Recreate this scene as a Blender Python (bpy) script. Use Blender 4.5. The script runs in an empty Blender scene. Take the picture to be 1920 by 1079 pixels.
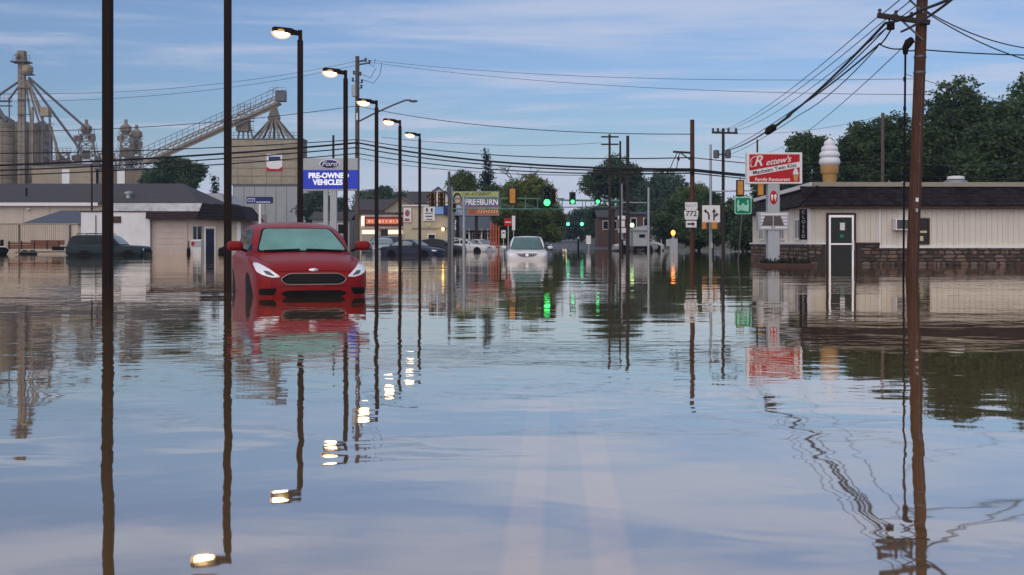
import bpy, bmesh, math, random
import numpy as np
from mathutils import Vector, Matrix
from mathutils.bvhtree import BVHTree

# ---------------------------------------------------------------- camera, sky, sun, exposure
SC = bpy.context.scene
COL = SC.collection
R = math.radians
F, CX, HY, CZ = 2000.0, 960.0, 456.0, 0.815      # focal length in photo pixels, horizon row, eye height above the water

cam_d = bpy.data.cameras.new('camera')
cam = bpy.data.objects.new('camera', cam_d); COL.objects.link(cam)
cam.location = (0, 0, CZ); cam.rotation_euler = (R(90), 0, 0)
cam_d.sensor_width = 36.0; cam_d.lens = 36.0 * F / 1920.0
cam_d.shift_y = -(539.5 - HY) / 1920.0
cam_d.clip_start = 0.05; cam_d.clip_end = 6000
SC.camera = cam

SC.view_settings.view_transform = 'Standard'; SC.view_settings.look = 'None'
SC.view_settings.exposure = 0.3; SC.view_settings.gamma = 1.0; SC.view_settings.use_curve_mapping = False
SC.cycles.use_denoising = True
SC.cycles.max_bounces = 8; SC.cycles.transparent_max_bounces = 12
SC.cycles.sample_clamp_indirect = 12.0
SC.cycles.caustics_reflective = False; SC.cycles.caustics_refractive = False

SUN_EL, SUN_AZ = 4.0, 205.0     # degrees; azimuth clockwise from +Y: low, behind the camera
world = bpy.data.worlds.new('World'); SC.world = world; world.use_nodes = True
def build_world():
    nt = world.node_tree; N = nt.nodes; L = nt.links; N.clear()
    def n(t, **k):
        o = N.new(t)
        for a, b in k.items(): setattr(o, a, b)
        return o
    def math_(op, a, b=None, c=None):
        o = n('ShaderNodeMath', operation=op)
        for i, v in enumerate((a, b, c)):
            if v is None: continue
            if isinstance(v, (int, float)): o.inputs[i].default_value = v
            else: L.new(v, o.inputs[i])
        return o.outputs[0]
    out = n('ShaderNodeOutputWorld'); bg = n('ShaderNodeBackground'); L.new(bg.outputs[0], out.inputs[0])
    sky = n('ShaderNodeTexSky', sky_type='NISHITA'); sky.sun_disc = False
    sky.sun_elevation = R(SUN_EL); sky.sun_rotation = R(SUN_AZ)
    sky.air_density = 1.0; sky.dust_density = 0.05; sky.ozone_density = 3.0; sky.altitude = 0
    tc = n('ShaderNodeTexCoord'); sep = n('ShaderNodeSeparateXYZ'); L.new(tc.outputs['Generated'], sep.inputs[0])
    z = math_('MAXIMUM', sep.outputs[2], 0.0)
    zz = math_('ADD', z, 0.035)
    # flat cloud layer seen in perspective
    u = math_('DIVIDE', sep.outputs[0], zz); v = math_('DIVIDE', sep.outputs[1], zz)
    cmb = n('ShaderNodeCombineXYZ'); L.new(u, cmb.inputs[0]); L.new(v, cmb.inputs[1])
    mp = n('ShaderNodeMapping'); L.new(cmb.outputs[0], mp.inputs[0]); mp.inputs['Rotation'].default_value = (0, 0, R(9)); mp.inputs['Scale'].default_value = (0.30, 0.80, 1); mp.inputs['Location'].default_value = (6.2, 3.1, 0)
    n1 = n('ShaderNodeTexNoise'); n1.inputs['Scale'].default_value = 1.5; n1.inputs['Detail'].default_value = 7; n1.inputs['Roughness'].default_value = 0.60; n1.inputs['Distortion'].default_value = 0.35
    L.new(mp.outputs[0], n1.inputs['Vector'])
    mp2 = n('ShaderNodeMapping'); L.new(cmb.outputs[0], mp2.inputs[0]); mp2.inputs['Scale'].default_value = (0.12, 0.10, 1); mp2.inputs['Location'].default_value = (4.55, 3.3, 0)
    n2 = n('ShaderNodeTexNoise'); n2.inputs['Scale'].default_value = 1.0; n2.inputs['Detail'].default_value = 2
    L.new(mp2.outputs[0], n2.inputs['Vector'])
    dens = math_('ADD', n1.outputs['Fac'], math_('MULTIPLY', math_('SUBTRACT', n2.outputs['Fac'], 0.5), 0.75))
    hi = n('ShaderNodeMapRange', interpolation_type='SMOOTHSTEP'); L.new(z, hi.inputs[0]); hi.inputs[1].default_value = 0.16; hi.inputs[2].default_value = 0.55; hi.inputs[4].default_value = 0.30
    dens = math_('ADD', dens, hi.outputs[0])
    rmp = n('ShaderNodeMapRange', interpolation_type='SMOOTHSTEP'); L.new(dens, rmp.inputs[0])
    rmp.inputs[1].default_value = 0.47; rmp.inputs[2].default_value = 0.68; rmp.inputs[3].default_value = 0; rmp.inputs[4].default_value = 0.58
    # base: nishita pulled towards the photograph's soft dusk blue
    hs = n('ShaderNodeHueSaturation'); cap = n('ShaderNodeVectorMath', operation='MINIMUM'); L.new(sky.outputs[0], cap.inputs[0]); cap.inputs[1].default_value = (4.6, 4.9, 5.6)
    L.new(cap.outputs[0], hs.inputs['Color']); hs.inputs['Saturation'].default_value = 0.75
    mul = n('ShaderNodeMix', data_type='RGBA', blend_type='MULTIPLY'); mul.inputs['Factor'].default_value = 1
    L.new(hs.outputs[0], mul.inputs['A']); mul.inputs['B'].default_value = (SKY_MUL[0], SKY_MUL[1], SKY_MUL[2], 1)
    # low band of dusk lavender
    hz = n('ShaderNodeMapRange', interpolation_type='SMOOTHSTEP'); L.new(z, hz.inputs[0])
    hz.inputs[1].default_value = 0.0; hz.inputs[2].default_value = 0.115; hz.inputs[3].default_value = 0.9; hz.inputs[4].default_value = 0.0
    mixh = n('ShaderNodeMix', data_type='RGBA'); L.new(hz.outputs[0], mixh.inputs['Factor']); L.new(mul.outputs['Result'], mixh.inputs['A'])
    mixh.inputs['B'].default_value = SKY_LOW
    # thin clouds, pinker near the horizon
    cc = n('ShaderNodeMix', data_type='RGBA'); cz = n('ShaderNodeMapRange'); L.new(z, cz.inputs[0]); cz.inputs[1].default_value = 0.06; cz.inputs[2].default_value = 0.2
    L.new(cz.outputs[0], cc.inputs['Factor']); cc.inputs['A'].default_value = CLOUD_LOW; cc.inputs['B'].default_value = CLOUD_HIGH
    mixc = n('ShaderNodeMix', data_type='RGBA'); lowm = n('ShaderNodeMapRange', interpolation_type='SMOOTHSTEP'); L.new(z, lowm.inputs[0]); lowm.inputs[1].default_value = 0.0; lowm.inputs[2].default_value = 0.13; lowm.inputs[3].default_value = 0.35
    L.new(math_('MULTIPLY', rmp.outputs[0], lowm.outputs[0]), mixc.inputs['Factor']); L.new(mixh.outputs['Result'], mixc.inputs['A']); L.new(cc.outputs['Result'], mixc.inputs['B'])
    L.new(mixc.outputs['Result'], bg.inputs['Color']); bg.inputs['Strength'].default_value = SKY_STR
SKY_STR = 0.15
SKY_MUL = (1.0, 1.06, 1.38)
SKY_LOW = (3.15, 3.3, 4.75, 1); CLOUD_LOW = (3.4, 3.2, 4.15, 1); CLOUD_HIGH = (3.2, 3.4, 4.1, 1)
build_world()

sun_d = bpy.data.lights.new('sun', 'SUN'); sun_d.energy = 1.9; sun_d.angle = R(110); sun_d.color = (1.0, 0.86, 0.74)
sun = bpy.data.objects.new('sun', sun_d); COL.objects.link(sun)
_sd = Vector((math.sin(R(SUN_AZ)) * math.cos(R(SUN_EL + 24)), math.cos(R(SUN_AZ)) * math.cos(R(SUN_EL + 24)), math.sin(R(SUN_EL + 24))))
sun.rotation_euler = _sd.to_track_quat('Z', 'Y').to_euler()

# ---------------------------------------------------------------- helpers
random.seed(7); RNG = np.random.default_rng(7)
def P(px, py, d):
    return Vector(((px - CX) / F * d, d, CZ + (HY - py) / F * d))
def lin(r, g, b):
    f = lambda c: (c / 255 / 12.92) if c / 255 <= 0.04045 else ((c / 255 + 0.055) / 1.055) ** 2.4
    return (f(r), f(g), f(b))
class Fr:                                     # metres on a facade standing at one distance
    def __init__(s, px0, d): s.px0, s.d, s.p = px0, d, F / d
    def x(s, px): return (px - s.px0) / s.p
    def z(s, py): return CZ + (HY - py) / s.p
    def loc(s, z=0): return ((s.px0 - CX) / s.p, s.d, z)

def tag(o, label=None, cat=None, group=None, kind=None):
    if label: o['label'] = label
    if cat: o['category'] = cat
    if group: o['group'] = group
    if kind: o['kind'] = kind
    return o
def thing(name, label, cat, loc=(0, 0, 0), rz=0, group=None):
    o = bpy.data.objects.new(name, None); COL.objects.link(o)
    o.empty_display_size = 0.2; o.location = loc; o.rotation_euler = (0, 0, rz)
    return tag(o, label, cat, group)
def put(name, me, parent=None, loc=None, rot=None, scale=None):
    o = bpy.data.objects.new(name, me); COL.objects.link(o); o.parent = parent
    if loc is not None: o.location = loc
    if rot is not None: o.rotation_euler = rot
    if scale is not None: o.scale = scale
    return o
def copy_tree(o, parent=None):
    c = o.copy(); COL.objects.link(c); c.parent = parent
    for ch in o.children: copy_tree(ch, c)
    return c

class MB:
    def __init__(s): s.v = []; s.f = []
    def add(s, vs, fs):
        b = len(s.v); s.v += [tuple(v) for v in vs]; s.f += [tuple(i + b for i in f) for f in fs]; return s
    def box(s, cx, cy, cz, sx, sy, sz, rot=None):
        h = [Vector((x * sx / 2, y * sy / 2, z * sz / 2)) for x in (-1, 1) for y in (-1, 1) for z in (-1, 1)]
        if rot is not None: h = [rot @ q for q in h]
        c = Vector((cx, cy, cz))
        return s.add([q + c for q in h], [(0, 1, 3, 2), (4, 6, 7, 5), (0, 4, 5, 1), (2, 3, 7, 6), (0, 2, 6, 4), (1, 5, 7, 3)])
    def rng(s, x0, x1, y0, y1, z0, z1):
        return s.box((x0 + x1) / 2, (y0 + y1) / 2, (z0 + z1) / 2, abs(x1 - x0), abs(y1 - y0), abs(z1 - z0))
    def bar(s, p, q, w, h=None):
        p, q = Vector(p), Vector(q); d = q - p; L = d.length
        if L < 1e-6: return s
        rot = d.to_track_quat('X', 'Z').to_matrix(); c = (p + q) / 2
        return s.box(c.x, c.y, c.z, L, w, h or w, rot)
    def tube(s, pts, r, n=8, cap=True):
        pts = [Vector(p) for p in pts]; m = len(pts)
        rs = r if isinstance(r, (list, tuple)) else [r] * m
        b = len(s.v); up = None
        for i, p in enumerate(pts):
            t = (pts[min(i + 1, m - 1)] - pts[max(i - 1, 0)]).normalized()
            if up is None: up = Vector((0, 0, 1)) if abs(t.z) < 0.9 else Vector((0, 1, 0))
            a = t.cross(up).normalized(); up = a.cross(t).normalized()
            for k in range(n):
                an = 2 * math.pi * k / n
                s.v.append(tuple(p + (a * math.cos(an) + up * math.sin(an)) * rs[i]))
        for i in range(m - 1):
            for k in range(n):
                k2 = (k + 1) % n
                s.f.append((b + i * n + k, b + i * n + k2, b + (i + 1) * n + k2, b + (i + 1) * n + k))
        if cap:
            s.f.append(tuple(b + k for k in range(n))[::-1]); s.f.append(tuple(b + (m - 1) * n + k for k in range(n)))
        return s
    def lathe(s, prof, n=16, c=(0, 0, 0), ax='z', sx=1, sy=1):
        b = len(s.v); m = len(prof)
        for r, z in prof:
            for k in range(n):
                an = 2 * math.pi * k / n; x, y = r * math.cos(an) * sx, r * math.sin(an) * sy
                q = (x, y, z) if ax == 'z' else ((z, x, y) if ax == 'x' else (x, z, y))
                s.v.append((q[0] + c[0], q[1] + c[1], q[2] + c[2]))
        for i in range(m - 1):
            for k in range(n):
                k2 = (k + 1) % n
                s.f.append((b + i * n + k, b + i * n + k2, b + (i + 1) * n + k2, b + (i + 1) * n + k))
        s.f.append(tuple(b + k for k in range(n))[::-1]); s.f.append(tuple(b + (m - 1) * n + k for k in range(n)))
        return s
    def ell(s, c, rx, ry, rz, nu=12, nv=8):
        pr = [(max(math.sin(math.pi * i / nv), 1e-3), -math.cos(math.pi * i / nv)) for i in range(nv + 1)]
        b = len(s.v); s.lathe(pr, nu)
        for i in range(b, len(s.v)):
            x, y, z = s.v[i]; s.v[i] = (c[0] + x * rx, c[1] + y * ry, c[2] + z * rz)
        return s
    def prism(s, poly, a0, a1, plane='xz'):
        b = len(s.v); m = len(poly)
        for a in (a0, a1):
            for (x, y) in poly:
                s.v.append((x, a, y) if plane == 'xz' else ((x, y, a) if plane == 'xy' else (a, x, y)))
        s.f.append(tuple(b + i for i in range(m))); s.f.append(tuple(b + m + i for i in range(m))[::-1])
        for i in range(m):
            j = (i + 1) % m
            s.f.append((b + i, b + m + i, b + m + j, b + j))
        return s
    def mesh(s, name, m, smooth=False):
        me = bpy.data.meshes.new(name); me.from_pydata(s.v, [], s.f)
        bm = bmesh.new(); bm.from_mesh(me); bmesh.ops.recalc_face_normals(bm, faces=bm.faces)
        if smooth:
            for f in bm.faces: f.smooth = True
        bm.to_mesh(me); bm.free()
        if m is not None: me.materials.append(m)
        return me
    def build(s, name, m, parent=None, smooth=False, bevel=0, loc=None):
        o = put(name, s.mesh(name, m, smooth), parent, loc)
        if bevel:
            b = o.modifiers.new('bevel', 'BEVEL'); b.width = bevel; b.segments = 2; b.limit_method = 'ANGLE'; b.angle_limit = R(35)
        if smooth:
            o.data.set_sharp_from_angle(angle=R(42))
        return o

MATS = {}
def mat(name, col, rough=0.7, metal=0.0, var=0.18, scale=2.0, stretch=(1, 1, 1), bump=0.0, rnd=0.0, spec=0.25, dirt=None, dirt_amt=0.0, coat=0.0):
    if name in MATS: return MATS[name]
    m = bpy.data.materials.new(name); m.use_nodes = True; nt = m.node_tree; N, L = nt.nodes, nt.links
    b = N['Principled BSDF']; b.inputs['Roughness'].default_value = rough; b.inputs['Metallic'].default_value = metal
    b.inputs['Specular IOR Level'].default_value = spec
    if coat: b.inputs['Coat Weight'].default_value = coat; b.inputs['Coat Roughness'].default_value = 0.04
    tc = N.new('ShaderNodeTexCoord'); mp = N.new('ShaderNodeMapping'); mp.inputs['Scale'].default_value = stretch
    oi = N.new('ShaderNodeObjectInfo')
    L.new(tc.outputs['Object'], mp.inputs[0])
    cmb = N.new('ShaderNodeVectorMath'); cmb.operation = 'ADD'; L.new(mp.outputs[0], cmb.inputs[0])
    sc = N.new('ShaderNodeVectorMath'); sc.operation = 'SCALE'; sc.inputs[0].default_value = (37, 19, 53); L.new(oi.outputs['Random'], sc.inputs['Scale']); L.new(sc.outputs[0], cmb.inputs[1])
    nz = N.new('ShaderNodeTexNoise'); nz.inputs['Scale'].default_value = scale; nz.inputs['Detail'].default_value = 6; nz.inputs['Roughness'].default_value = 0.62
    L.new(cmb.outputs[0], nz.inputs['Vector'])
    mr = N.new('ShaderNodeMapRange'); L.new(nz.outputs['Fac'], mr.inputs[0]); mr.inputs[1].default_value = 0.25; mr.inputs[2].default_value = 0.75
    mr.inputs[3].default_value = 1 - var; mr.inputs[4].default_value = 1 + var
    fac = mr.outputs[0]
    if rnd:
        r2 = N.new('ShaderNodeMapRange'); L.new(oi.outputs['Random'], r2.inputs[0]); r2.inputs[3].default_value = 1 - rnd; r2.inputs[4].default_value = 1 + rnd
        mm = N.new('ShaderNodeMath'); mm.operation = 'MULTIPLY'; L.new(fac, mm.inputs[0]); L.new(r2.outputs[0], mm.inputs[1]); fac = mm.outputs[0]
    vs = N.new('ShaderNodeVectorMath'); vs.operation = 'SCALE'; vs.inputs[0].default_value = col[:3]; L.new(fac, vs.inputs['Scale'])
    colout = vs.outputs[0]
    if dirt is not None:
        n2 = N.new('ShaderNodeTexNoise'); n2.inputs['Scale'].default_value = scale * 0.45; n2.inputs['Detail'].default_value = 8; n2.inputs['Roughness'].default_value = 0.7
        L.new(cmb.outputs[0], n2.inputs['Vector'])
        m2 = N.new('ShaderNodeMapRange'); L.new(n2.outputs['Fac'], m2.inputs[0]); m2.inputs[1].default_value = 0.48; m2.inputs[2].default_value = 0.72; m2.inputs[4].default_value = dirt_amt
        mx = N.new('ShaderNodeMix'); mx.data_type = 'RGBA'; L.new(m2.outputs[0], mx.inputs['Factor']); L.new(colout, mx.inputs['A']); mx.inputs['B'].default_value = (*dirt[:3], 1)
        colout = mx.outputs['Result']
    L.new(colout, b.inputs['Base Color'])
    if bump:
        bp = N.new('ShaderNodeBump'); bp.inputs['Strength'].default_value = 0.6; bp.inputs['Distance'].default_value = bump
        L.new(nz.outputs['Fac'], bp.inputs['Height']); L.new(bp.outputs[0], b.inputs['Normal'])
    MATS[name] = m; return m
def glow(name, col, strength):
    if name in MATS: return MATS[name]
    m = bpy.data.materials.new(name); m.use_nodes = True; b = m.node_tree.nodes['Principled BSDF']
    b.inputs['Base Color'].default_value = (*col, 1); b.inputs['Emission Color'].default_value = (*col, 1); b.inputs['Emission Strength'].default_value = strength
    MATS[name] = m; return m

TXT = {}
def text(name, s, size, m, parent, loc, rot=(R(90), 0, 0), shear=0, bold=0, align='CENTER', sx=1, ext=0.004, sp=1.0):
    c = bpy.data.curves.new('t', 'FONT'); c.body = s; c.size = size; c.shear = shear; c.offset = bold; c.extrude = ext
    c.align_x = align; c.align_y = 'CENTER'; c.space_character = sp; c.resolution_u = 4
    o = bpy.data.objects.new('t', c); COL.objects.link(o)
    dg = bpy.context.evaluated_depsgraph_get(); dg.update()
    me = bpy.data.meshes.new_from_object(o.evaluated_get(dg)); bpy.data.objects.remove(o); bpy.data.curves.remove(c)
    me.materials.clear(); me.materials.append(m)
    return put(name, me, parent, loc, rot, (sx, 1, 1))

# ---------------------------------------------------------------- materials
M = dict(
    bronze=mat('bronze', (0.013, 0.0065, 0.006), 0.7, 0.0, 0.3, 3, stretch=(1, 1, .3), spec=.14),
    wood=mat('pole_wood', (0.085, 0.038, 0.024), 0.85, 0, 0.6, 7, stretch=(5, 5, .3), bump=.02, dirt=(.030, .016, .012), dirt_amt=.75),
    wood_grey=mat('grey_wood', (0.10, 0.082, 0.075), 0.85, 0, 0.35, 6, stretch=(4, 4, .35), bump=.01),
    wood_dark=mat('dark_wood', (0.035, 0.026, 0.026), 0.85, 0, 0.35, 6, stretch=(4, 4, .35)),
    black=mat('black_plastic', (0.009, 0.009, 0.010), 0.6, 0, 0.2, 5, spec=.08),
    cable=mat('cable', (0.012, 0.011, 0.014), 0.6, 0, 0.1, 5),
    cable_grey=mat('bare_wire', (0.07, 0.07, 0.085), 0.5, 0, 0.1, 5),
    steel=mat('galvanised', (0.30, 0.32, 0.34), 0.45, 0.6, 0.15, 6),
    steel_dark=mat('dark_steel', (0.10, 0.10, 0.115), 0.5, 0.5, 0.25, 4),
    rust=mat('elevator_steel', (0.23, 0.20, 0.17), 0.65, 0.1, 0.35, 1.2, dirt=(0.17, 0.09, 0.05), dirt_amt=.6),
    bin=mat('bin_tan', (0.33, 0.285, 0.215), 0.75, 0, 0.14, .8, rnd=.05, dirt=(.2, .15, .1), dirt_amt=.35),
    bin_dark=mat('bin_weathered', (0.21, 0.17, 0.13), 0.8, 0, 0.25, .8, stretch=(1, 1, .25), rnd=.08, dirt=(.12, .085, .06), dirt_amt=.6),
    beige=mat('beige_siding', (0.54, 0.47, 0.40), 0.8, 0, 0.10, 1.2, rnd=.04, stretch=(1, 1, .3), dirt=(.33, .28, .22), dirt_amt=.45),
    pinkbeige=mat('pink_stucco', (0.55, 0.46, 0.41), 0.85, 0, 0.10, 1.2, dirt=(.33, .25, .21), dirt_amt=.3),
    white=mat('white_paint', (0.74, 0.745, 0.76), 0.7, 0, 0.07, 1.5, dirt=(.45, .44, .43), dirt_amt=.25),
    white_dirty=mat('stained_white', (0.55, 0.57, 0.60), 0.8, 0, 0.15, 2.0, dirt=(.16, .16, .17), dirt_amt=.85),
    cream=mat('cream_siding', (0.67, 0.62, 0.545), 0.7, 0, 0.05, 2, rnd=.03, stretch=(3, 3, .4), dirt=(.48, .43, .36), dirt_amt=.25),
    roof=mat('dark_roof', (0.060, 0.056, 0.062), 0.9, 0, 0.25, 4, bump=.02),
    roof_blue=mat('slate_blue_roof', (0.075, 0.088, 0.115), 0.7, 0, 0.15, 2),
    shingle=mat('dark_shingle', (0.012, 0.009, 0.012), 0.9, 0, 0.35, 9, rnd=.5, bump=.01),
    brown=mat('brown_trim', (0.065, 0.035, 0.028), 0.7, 0, 0.2, 4),
    fascia=mat('taupe_fascia', (0.30, 0.27, 0.22), 0.6, 0, 0.08, 2),
    stone=mat('fieldstone', (0.135, 0.105, 0.090), 0.9, 0, 0.4, 7, rnd=.6, bump=.03),
    stone_red=mat('red_fieldstone', (0.15, 0.095, 0.076), 0.9, 0, 0.4, 7, rnd=.5, bump=.03),
    mortar=mat('mortar', (0.055, 0.047, 0.043), 0.95, 0, 0.2, 8),
    glass=mat('dark_glass', (0.012, 0.016, 0.018), 0.06, 0, 0.1, 2, spec=.16),
    glass_sky=mat('pale_glass', (0.16, 0.21, 0.22), 0.12, 0, 0.3, 2, spec=.8),
    brick=mat('far_brick', (0.115, 0.068, 0.058), 0.9, 0, 0.2, 6),
    grey_panel=mat('grey_panel', (0.33, 0.345, 0.355), 0.7, 0, 0.08, .6, rnd=.03, stretch=(1, 1, .4), dirt=(.25, .25, .245), dirt_amt=.3),
    signwhite=mat('sign_white', (0.74, 0.73, 0.74), 0.5, 0, 0.05, 4),
    signgrey=mat('sign_grey', (0.36, 0.38, 0.41), 0.45, 0.2, 0.06, 3),
    signblue=mat('sign_blue', (0.008, 0.03, 0.32), 0.4, 0, 0.08, 3),
    signnavy=mat('sign_navy', (0.014, 0.022, 0.12), 0.4, 0, 0.08, 3),
    signred=mat('sign_red', (0.43, 0.004, 0.012), 0.4, 0, 0.1, 3),
    green=mat('sign_green', (0.0, 0.21, 0.11), 0.4, 0, 0.1, 4),
    signlettering=mat('sign_black', (0.015, 0.015, 0.02), 0.6, 0, 0.1, 4),
    amber=mat('signal_amber', (0.55, 0.26, 0.05), 0.55, 0, 0.15, 6),
    signal_green=mat('signal_dark_green', (0.02, 0.075, 0.05), 0.5, 0, 0.2, 6),
    arm_green=mat('mast_green', (0.10, 0.22, 0.19), 0.5, 0.3, 0.15, 3),
    alu=mat('aluminium', (0.62, 0.62, 0.64), 0.3, 0.8, 0.06, 4),
    concrete=mat('concrete', (0.30, 0.29, 0.28), 0.9, 0, 0.2, 3),
    cone=mat('wafer', (0.48, 0.28, 0.11), 0.65, 0, 0.12, 6),
    cream_ice=mat('soft_ice_white', (0.68, 0.69, 0.74), 0.45, 0, 0.05, 3),
)
GREEN_LIT = glow('green_lens_lit', (0.05, 0.75, 0.16), 3.2)
LAMP_LIT = glow('lamp_lens_lit', (1.0, 0.78, 0.48), 18.0)
LAMP_HALO = bpy.data.materials.new('lamp_halo'); LAMP_HALO.use_nodes = True
_n = LAMP_HALO.node_tree.nodes; _n.clear(); _o = _n.new('ShaderNodeOutputMaterial'); _m = _n.new('ShaderNodeMixShader'); _t = _n.new('ShaderNodeBsdfTransparent'); _e = _n.new('ShaderNodeEmission')
_e.inputs['Color'].default_value = (1.0, .58, .24, 1); _e.inputs['Strength'].default_value = 1.3; _m.inputs[0].default_value = .42
LAMP_HALO.node_tree.links.new(_t.outputs[0], _m.inputs[1]); LAMP_HALO.node_tree.links.new(_e.outputs[0], _m.inputs[2]); LAMP_HALO.node_tree.links.new(_m.outputs[0], _o.inputs[0])  # see-through glowing material, stands in for the halo round a lit lens
# ---------------------------------------------------------------- ground, road, water
TH = math.atan((1043 - CX) / F)                  # the road heads for a vanishing point a little right of the centre
RD = Vector((math.sin(TH), math.cos(TH), 0)); RN = Vector((math.cos(TH), -math.sin(TH), 0))
def ground_z(x, y):
    base = np.interp(y, [-60, 45, 80, 112, 150, 260, 420, 1200, 5000], [-.5, -.42, -.36, -.22, .06, 1.5, 3.2, 8.0, 14.0])
    u = x * RN.x + y * RN.y
    dip = -.36 * np.exp(-(u / 7.5) ** 2) * np.exp(-((y - 48) / 30) ** 2)
    return float(base + dip)
def ground_sheet(name, m, us, vs, dz, kind='structure'):
    mb = MB()
    for v in vs:
        for u in us:
            q = RN * u + RD * v
            mb.v.append((q.x, q.y, ground_z(q.x, q.y) + dz))
    n = len(us)
    for j in range(len(vs) - 1):
        for i in range(n - 1):
            mb.f.append((j * n + i, j * n + i + 1, (j + 1) * n + i + 1, (j + 1) * n + i))
    o = mb.build(name, m, smooth=True); o['kind'] = kind; return o
m_ground = mat('silty_ground', (0.10, 0.085, 0.062), 0.95, 0, 0.3, .35, dirt=(.06, .075, .035), dirt_amt=.5)
m_road = mat('asphalt', (0.06, 0.058, 0.058), 0.55, 0, 0.25, .8)
m_line = mat('yellow_paint', (0.95, 0.56, 0.26), 0.6, 0, 0.25, 3)
def murk_fade(m):        # water's dimming and scatter painted in: lines fade farther out and at edges
    N, L = m.node_tree.nodes, m.node_tree.links; b = N['Principled BSDF']; src = b.inputs['Base Color'].links[0].from_socket
    g = N.new('ShaderNodeNewGeometry'); s_ = N.new('ShaderNodeSeparateXYZ'); L.new(g.outputs['Position'], s_.inputs[0]); nz = N.new('ShaderNodeTexNoise'); nz.inputs['Scale'].default_value = 2.5; nz.inputs['Detail'].default_value = 6; L.new(g.outputs['Position'], nz.inputs['Vector'])
    a_ = N.new('ShaderNodeMath'); a_.operation = 'MULTIPLY_ADD'; L.new(nz.outputs['Fac'], a_.inputs[0]); a_.inputs[1].default_value = 5.0; L.new(s_.outputs[1], a_.inputs[2])
    r_ = N.new('ShaderNodeMapRange'); L.new(a_.outputs[0], r_.inputs[0]); r_.inputs[1].default_value = 7.0; r_.inputs[2].default_value = 14.0; r_.inputs[3].default_value = .0
    dt = N.new('ShaderNodeVectorMath'); dt.operation = 'DOT_PRODUCT'; L.new(g.outputs['Position'], dt.inputs[0]); dt.inputs[1].default_value = tuple(RN)
    pp = N.new('ShaderNodeMath'); pp.operation = 'SUBTRACT'; L.new(dt.outputs['Value'], pp.inputs[0]); pp.inputs[1].default_value = .045      # midway between the two lines
    ab = N.new('ShaderNodeMath'); ab.operation = 'ABSOLUTE'; L.new(pp.outputs[0], ab.inputs[0]); p2 = N.new('ShaderNodeMath'); p2.operation = 'SUBTRACT'; L.new(ab.outputs[0], p2.inputs[0]); p2.inputs[1].default_value = .185
    a2 = N.new('ShaderNodeMath'); a2.operation = 'ABSOLUTE'; L.new(p2.outputs[0], a2.inputs[0]); e_ = N.new('ShaderNodeMapRange'); e_.interpolation_type = 'SMOOTHSTEP'; L.new(a2.outputs[0], e_.inputs[0]); e_.inputs[1].default_value = .05; e_.inputs[2].default_value = .105
    mxx = N.new('ShaderNodeMath'); mxx.operation = 'MAXIMUM'; L.new(r_.outputs[0], mxx.inputs[0]); L.new(e_.outputs[0], mxx.inputs[1])
    mx = N.new('ShaderNodeMix'); mx.data_type = 'RGBA'; L.new(mxx.outputs[0], mx.inputs['Factor']); L.new(src, mx.inputs['A']); mx.inputs['B'].default_value = (.25, .155, .07, 1); L.new(mx.outputs['Result'], b.inputs['Base Color'])
murk_fade(m_line)
def silted(m):       # under water everything lies beneath a film of pale silt
    N, L = m.node_tree.nodes, m.node_tree.links; b = N['Principled BSDF']; src = b.inputs['Base Color'].links[0].from_socket
    g = N.new('ShaderNodeNewGeometry'); sp_ = N.new('ShaderNodeSeparateXYZ'); L.new(g.outputs['Position'], sp_.inputs[0])
    r_ = N.new('ShaderNodeMapRange'); L.new(sp_.outputs[2], r_.inputs[0]); r_.inputs[1].default_value = -.16; r_.inputs[2].default_value = .0; r_.inputs[3].default_value = 1; r_.inputs[4].default_value = 0
    nz = N.new('ShaderNodeTexNoise'); nz.inputs['Scale'].default_value = .8; nz.inputs['Detail'].default_value = 5; L.new(g.outputs['Position'], nz.inputs['Vector'])
    c_ = N.new('ShaderNodeMix'); c_.data_type = 'RGBA'; L.new(nz.outputs['Fac'], c_.inputs['Factor']); c_.inputs['A'].default_value = (.20, .12, .052, 1); c_.inputs['B'].default_value = (.30, .19, .085, 1)
    mx = N.new('ShaderNodeMix'); mx.data_type = 'RGBA'; L.new(r_.outputs[0], mx.inputs['Factor']); L.new(src, mx.inputs['A']); L.new(c_.outputs['Result'], mx.inputs['B']); L.new(mx.outputs['Result'], b.inputs['Base Color'])
silted(m_ground); silted(m_road)
us = [-1600, -900, -300, -120, -60, -30, -20, -14, -10, -7, -4, 0, 4, 7, 10, 14, 20, 30, 60, 120, 300, 900, 1600]
vs = [-60, -20, 0, 10, 20, 28, 36, 44, 52, 60, 70, 80, 95, 112, 130, 150, 200, 300, 420, 700, 1200, 2400]
ground_sheet('ground', m_ground, us, vs, 0)
ground_sheet('road', m_road, [-7.2, -4, 0, 4, 7.2], vs[:-1], .012)
# the pair of centre lines still reaching down the flooded street
for k, u in enumerate((-.14, .23)):
    q = ground_sheet('road_marking', m_line, [u - .10, u + .10], [-20, 0, 2, 4, 5, 6, 7, 8, 9, 10, 11, 12, 14, 17], .02)

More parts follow.
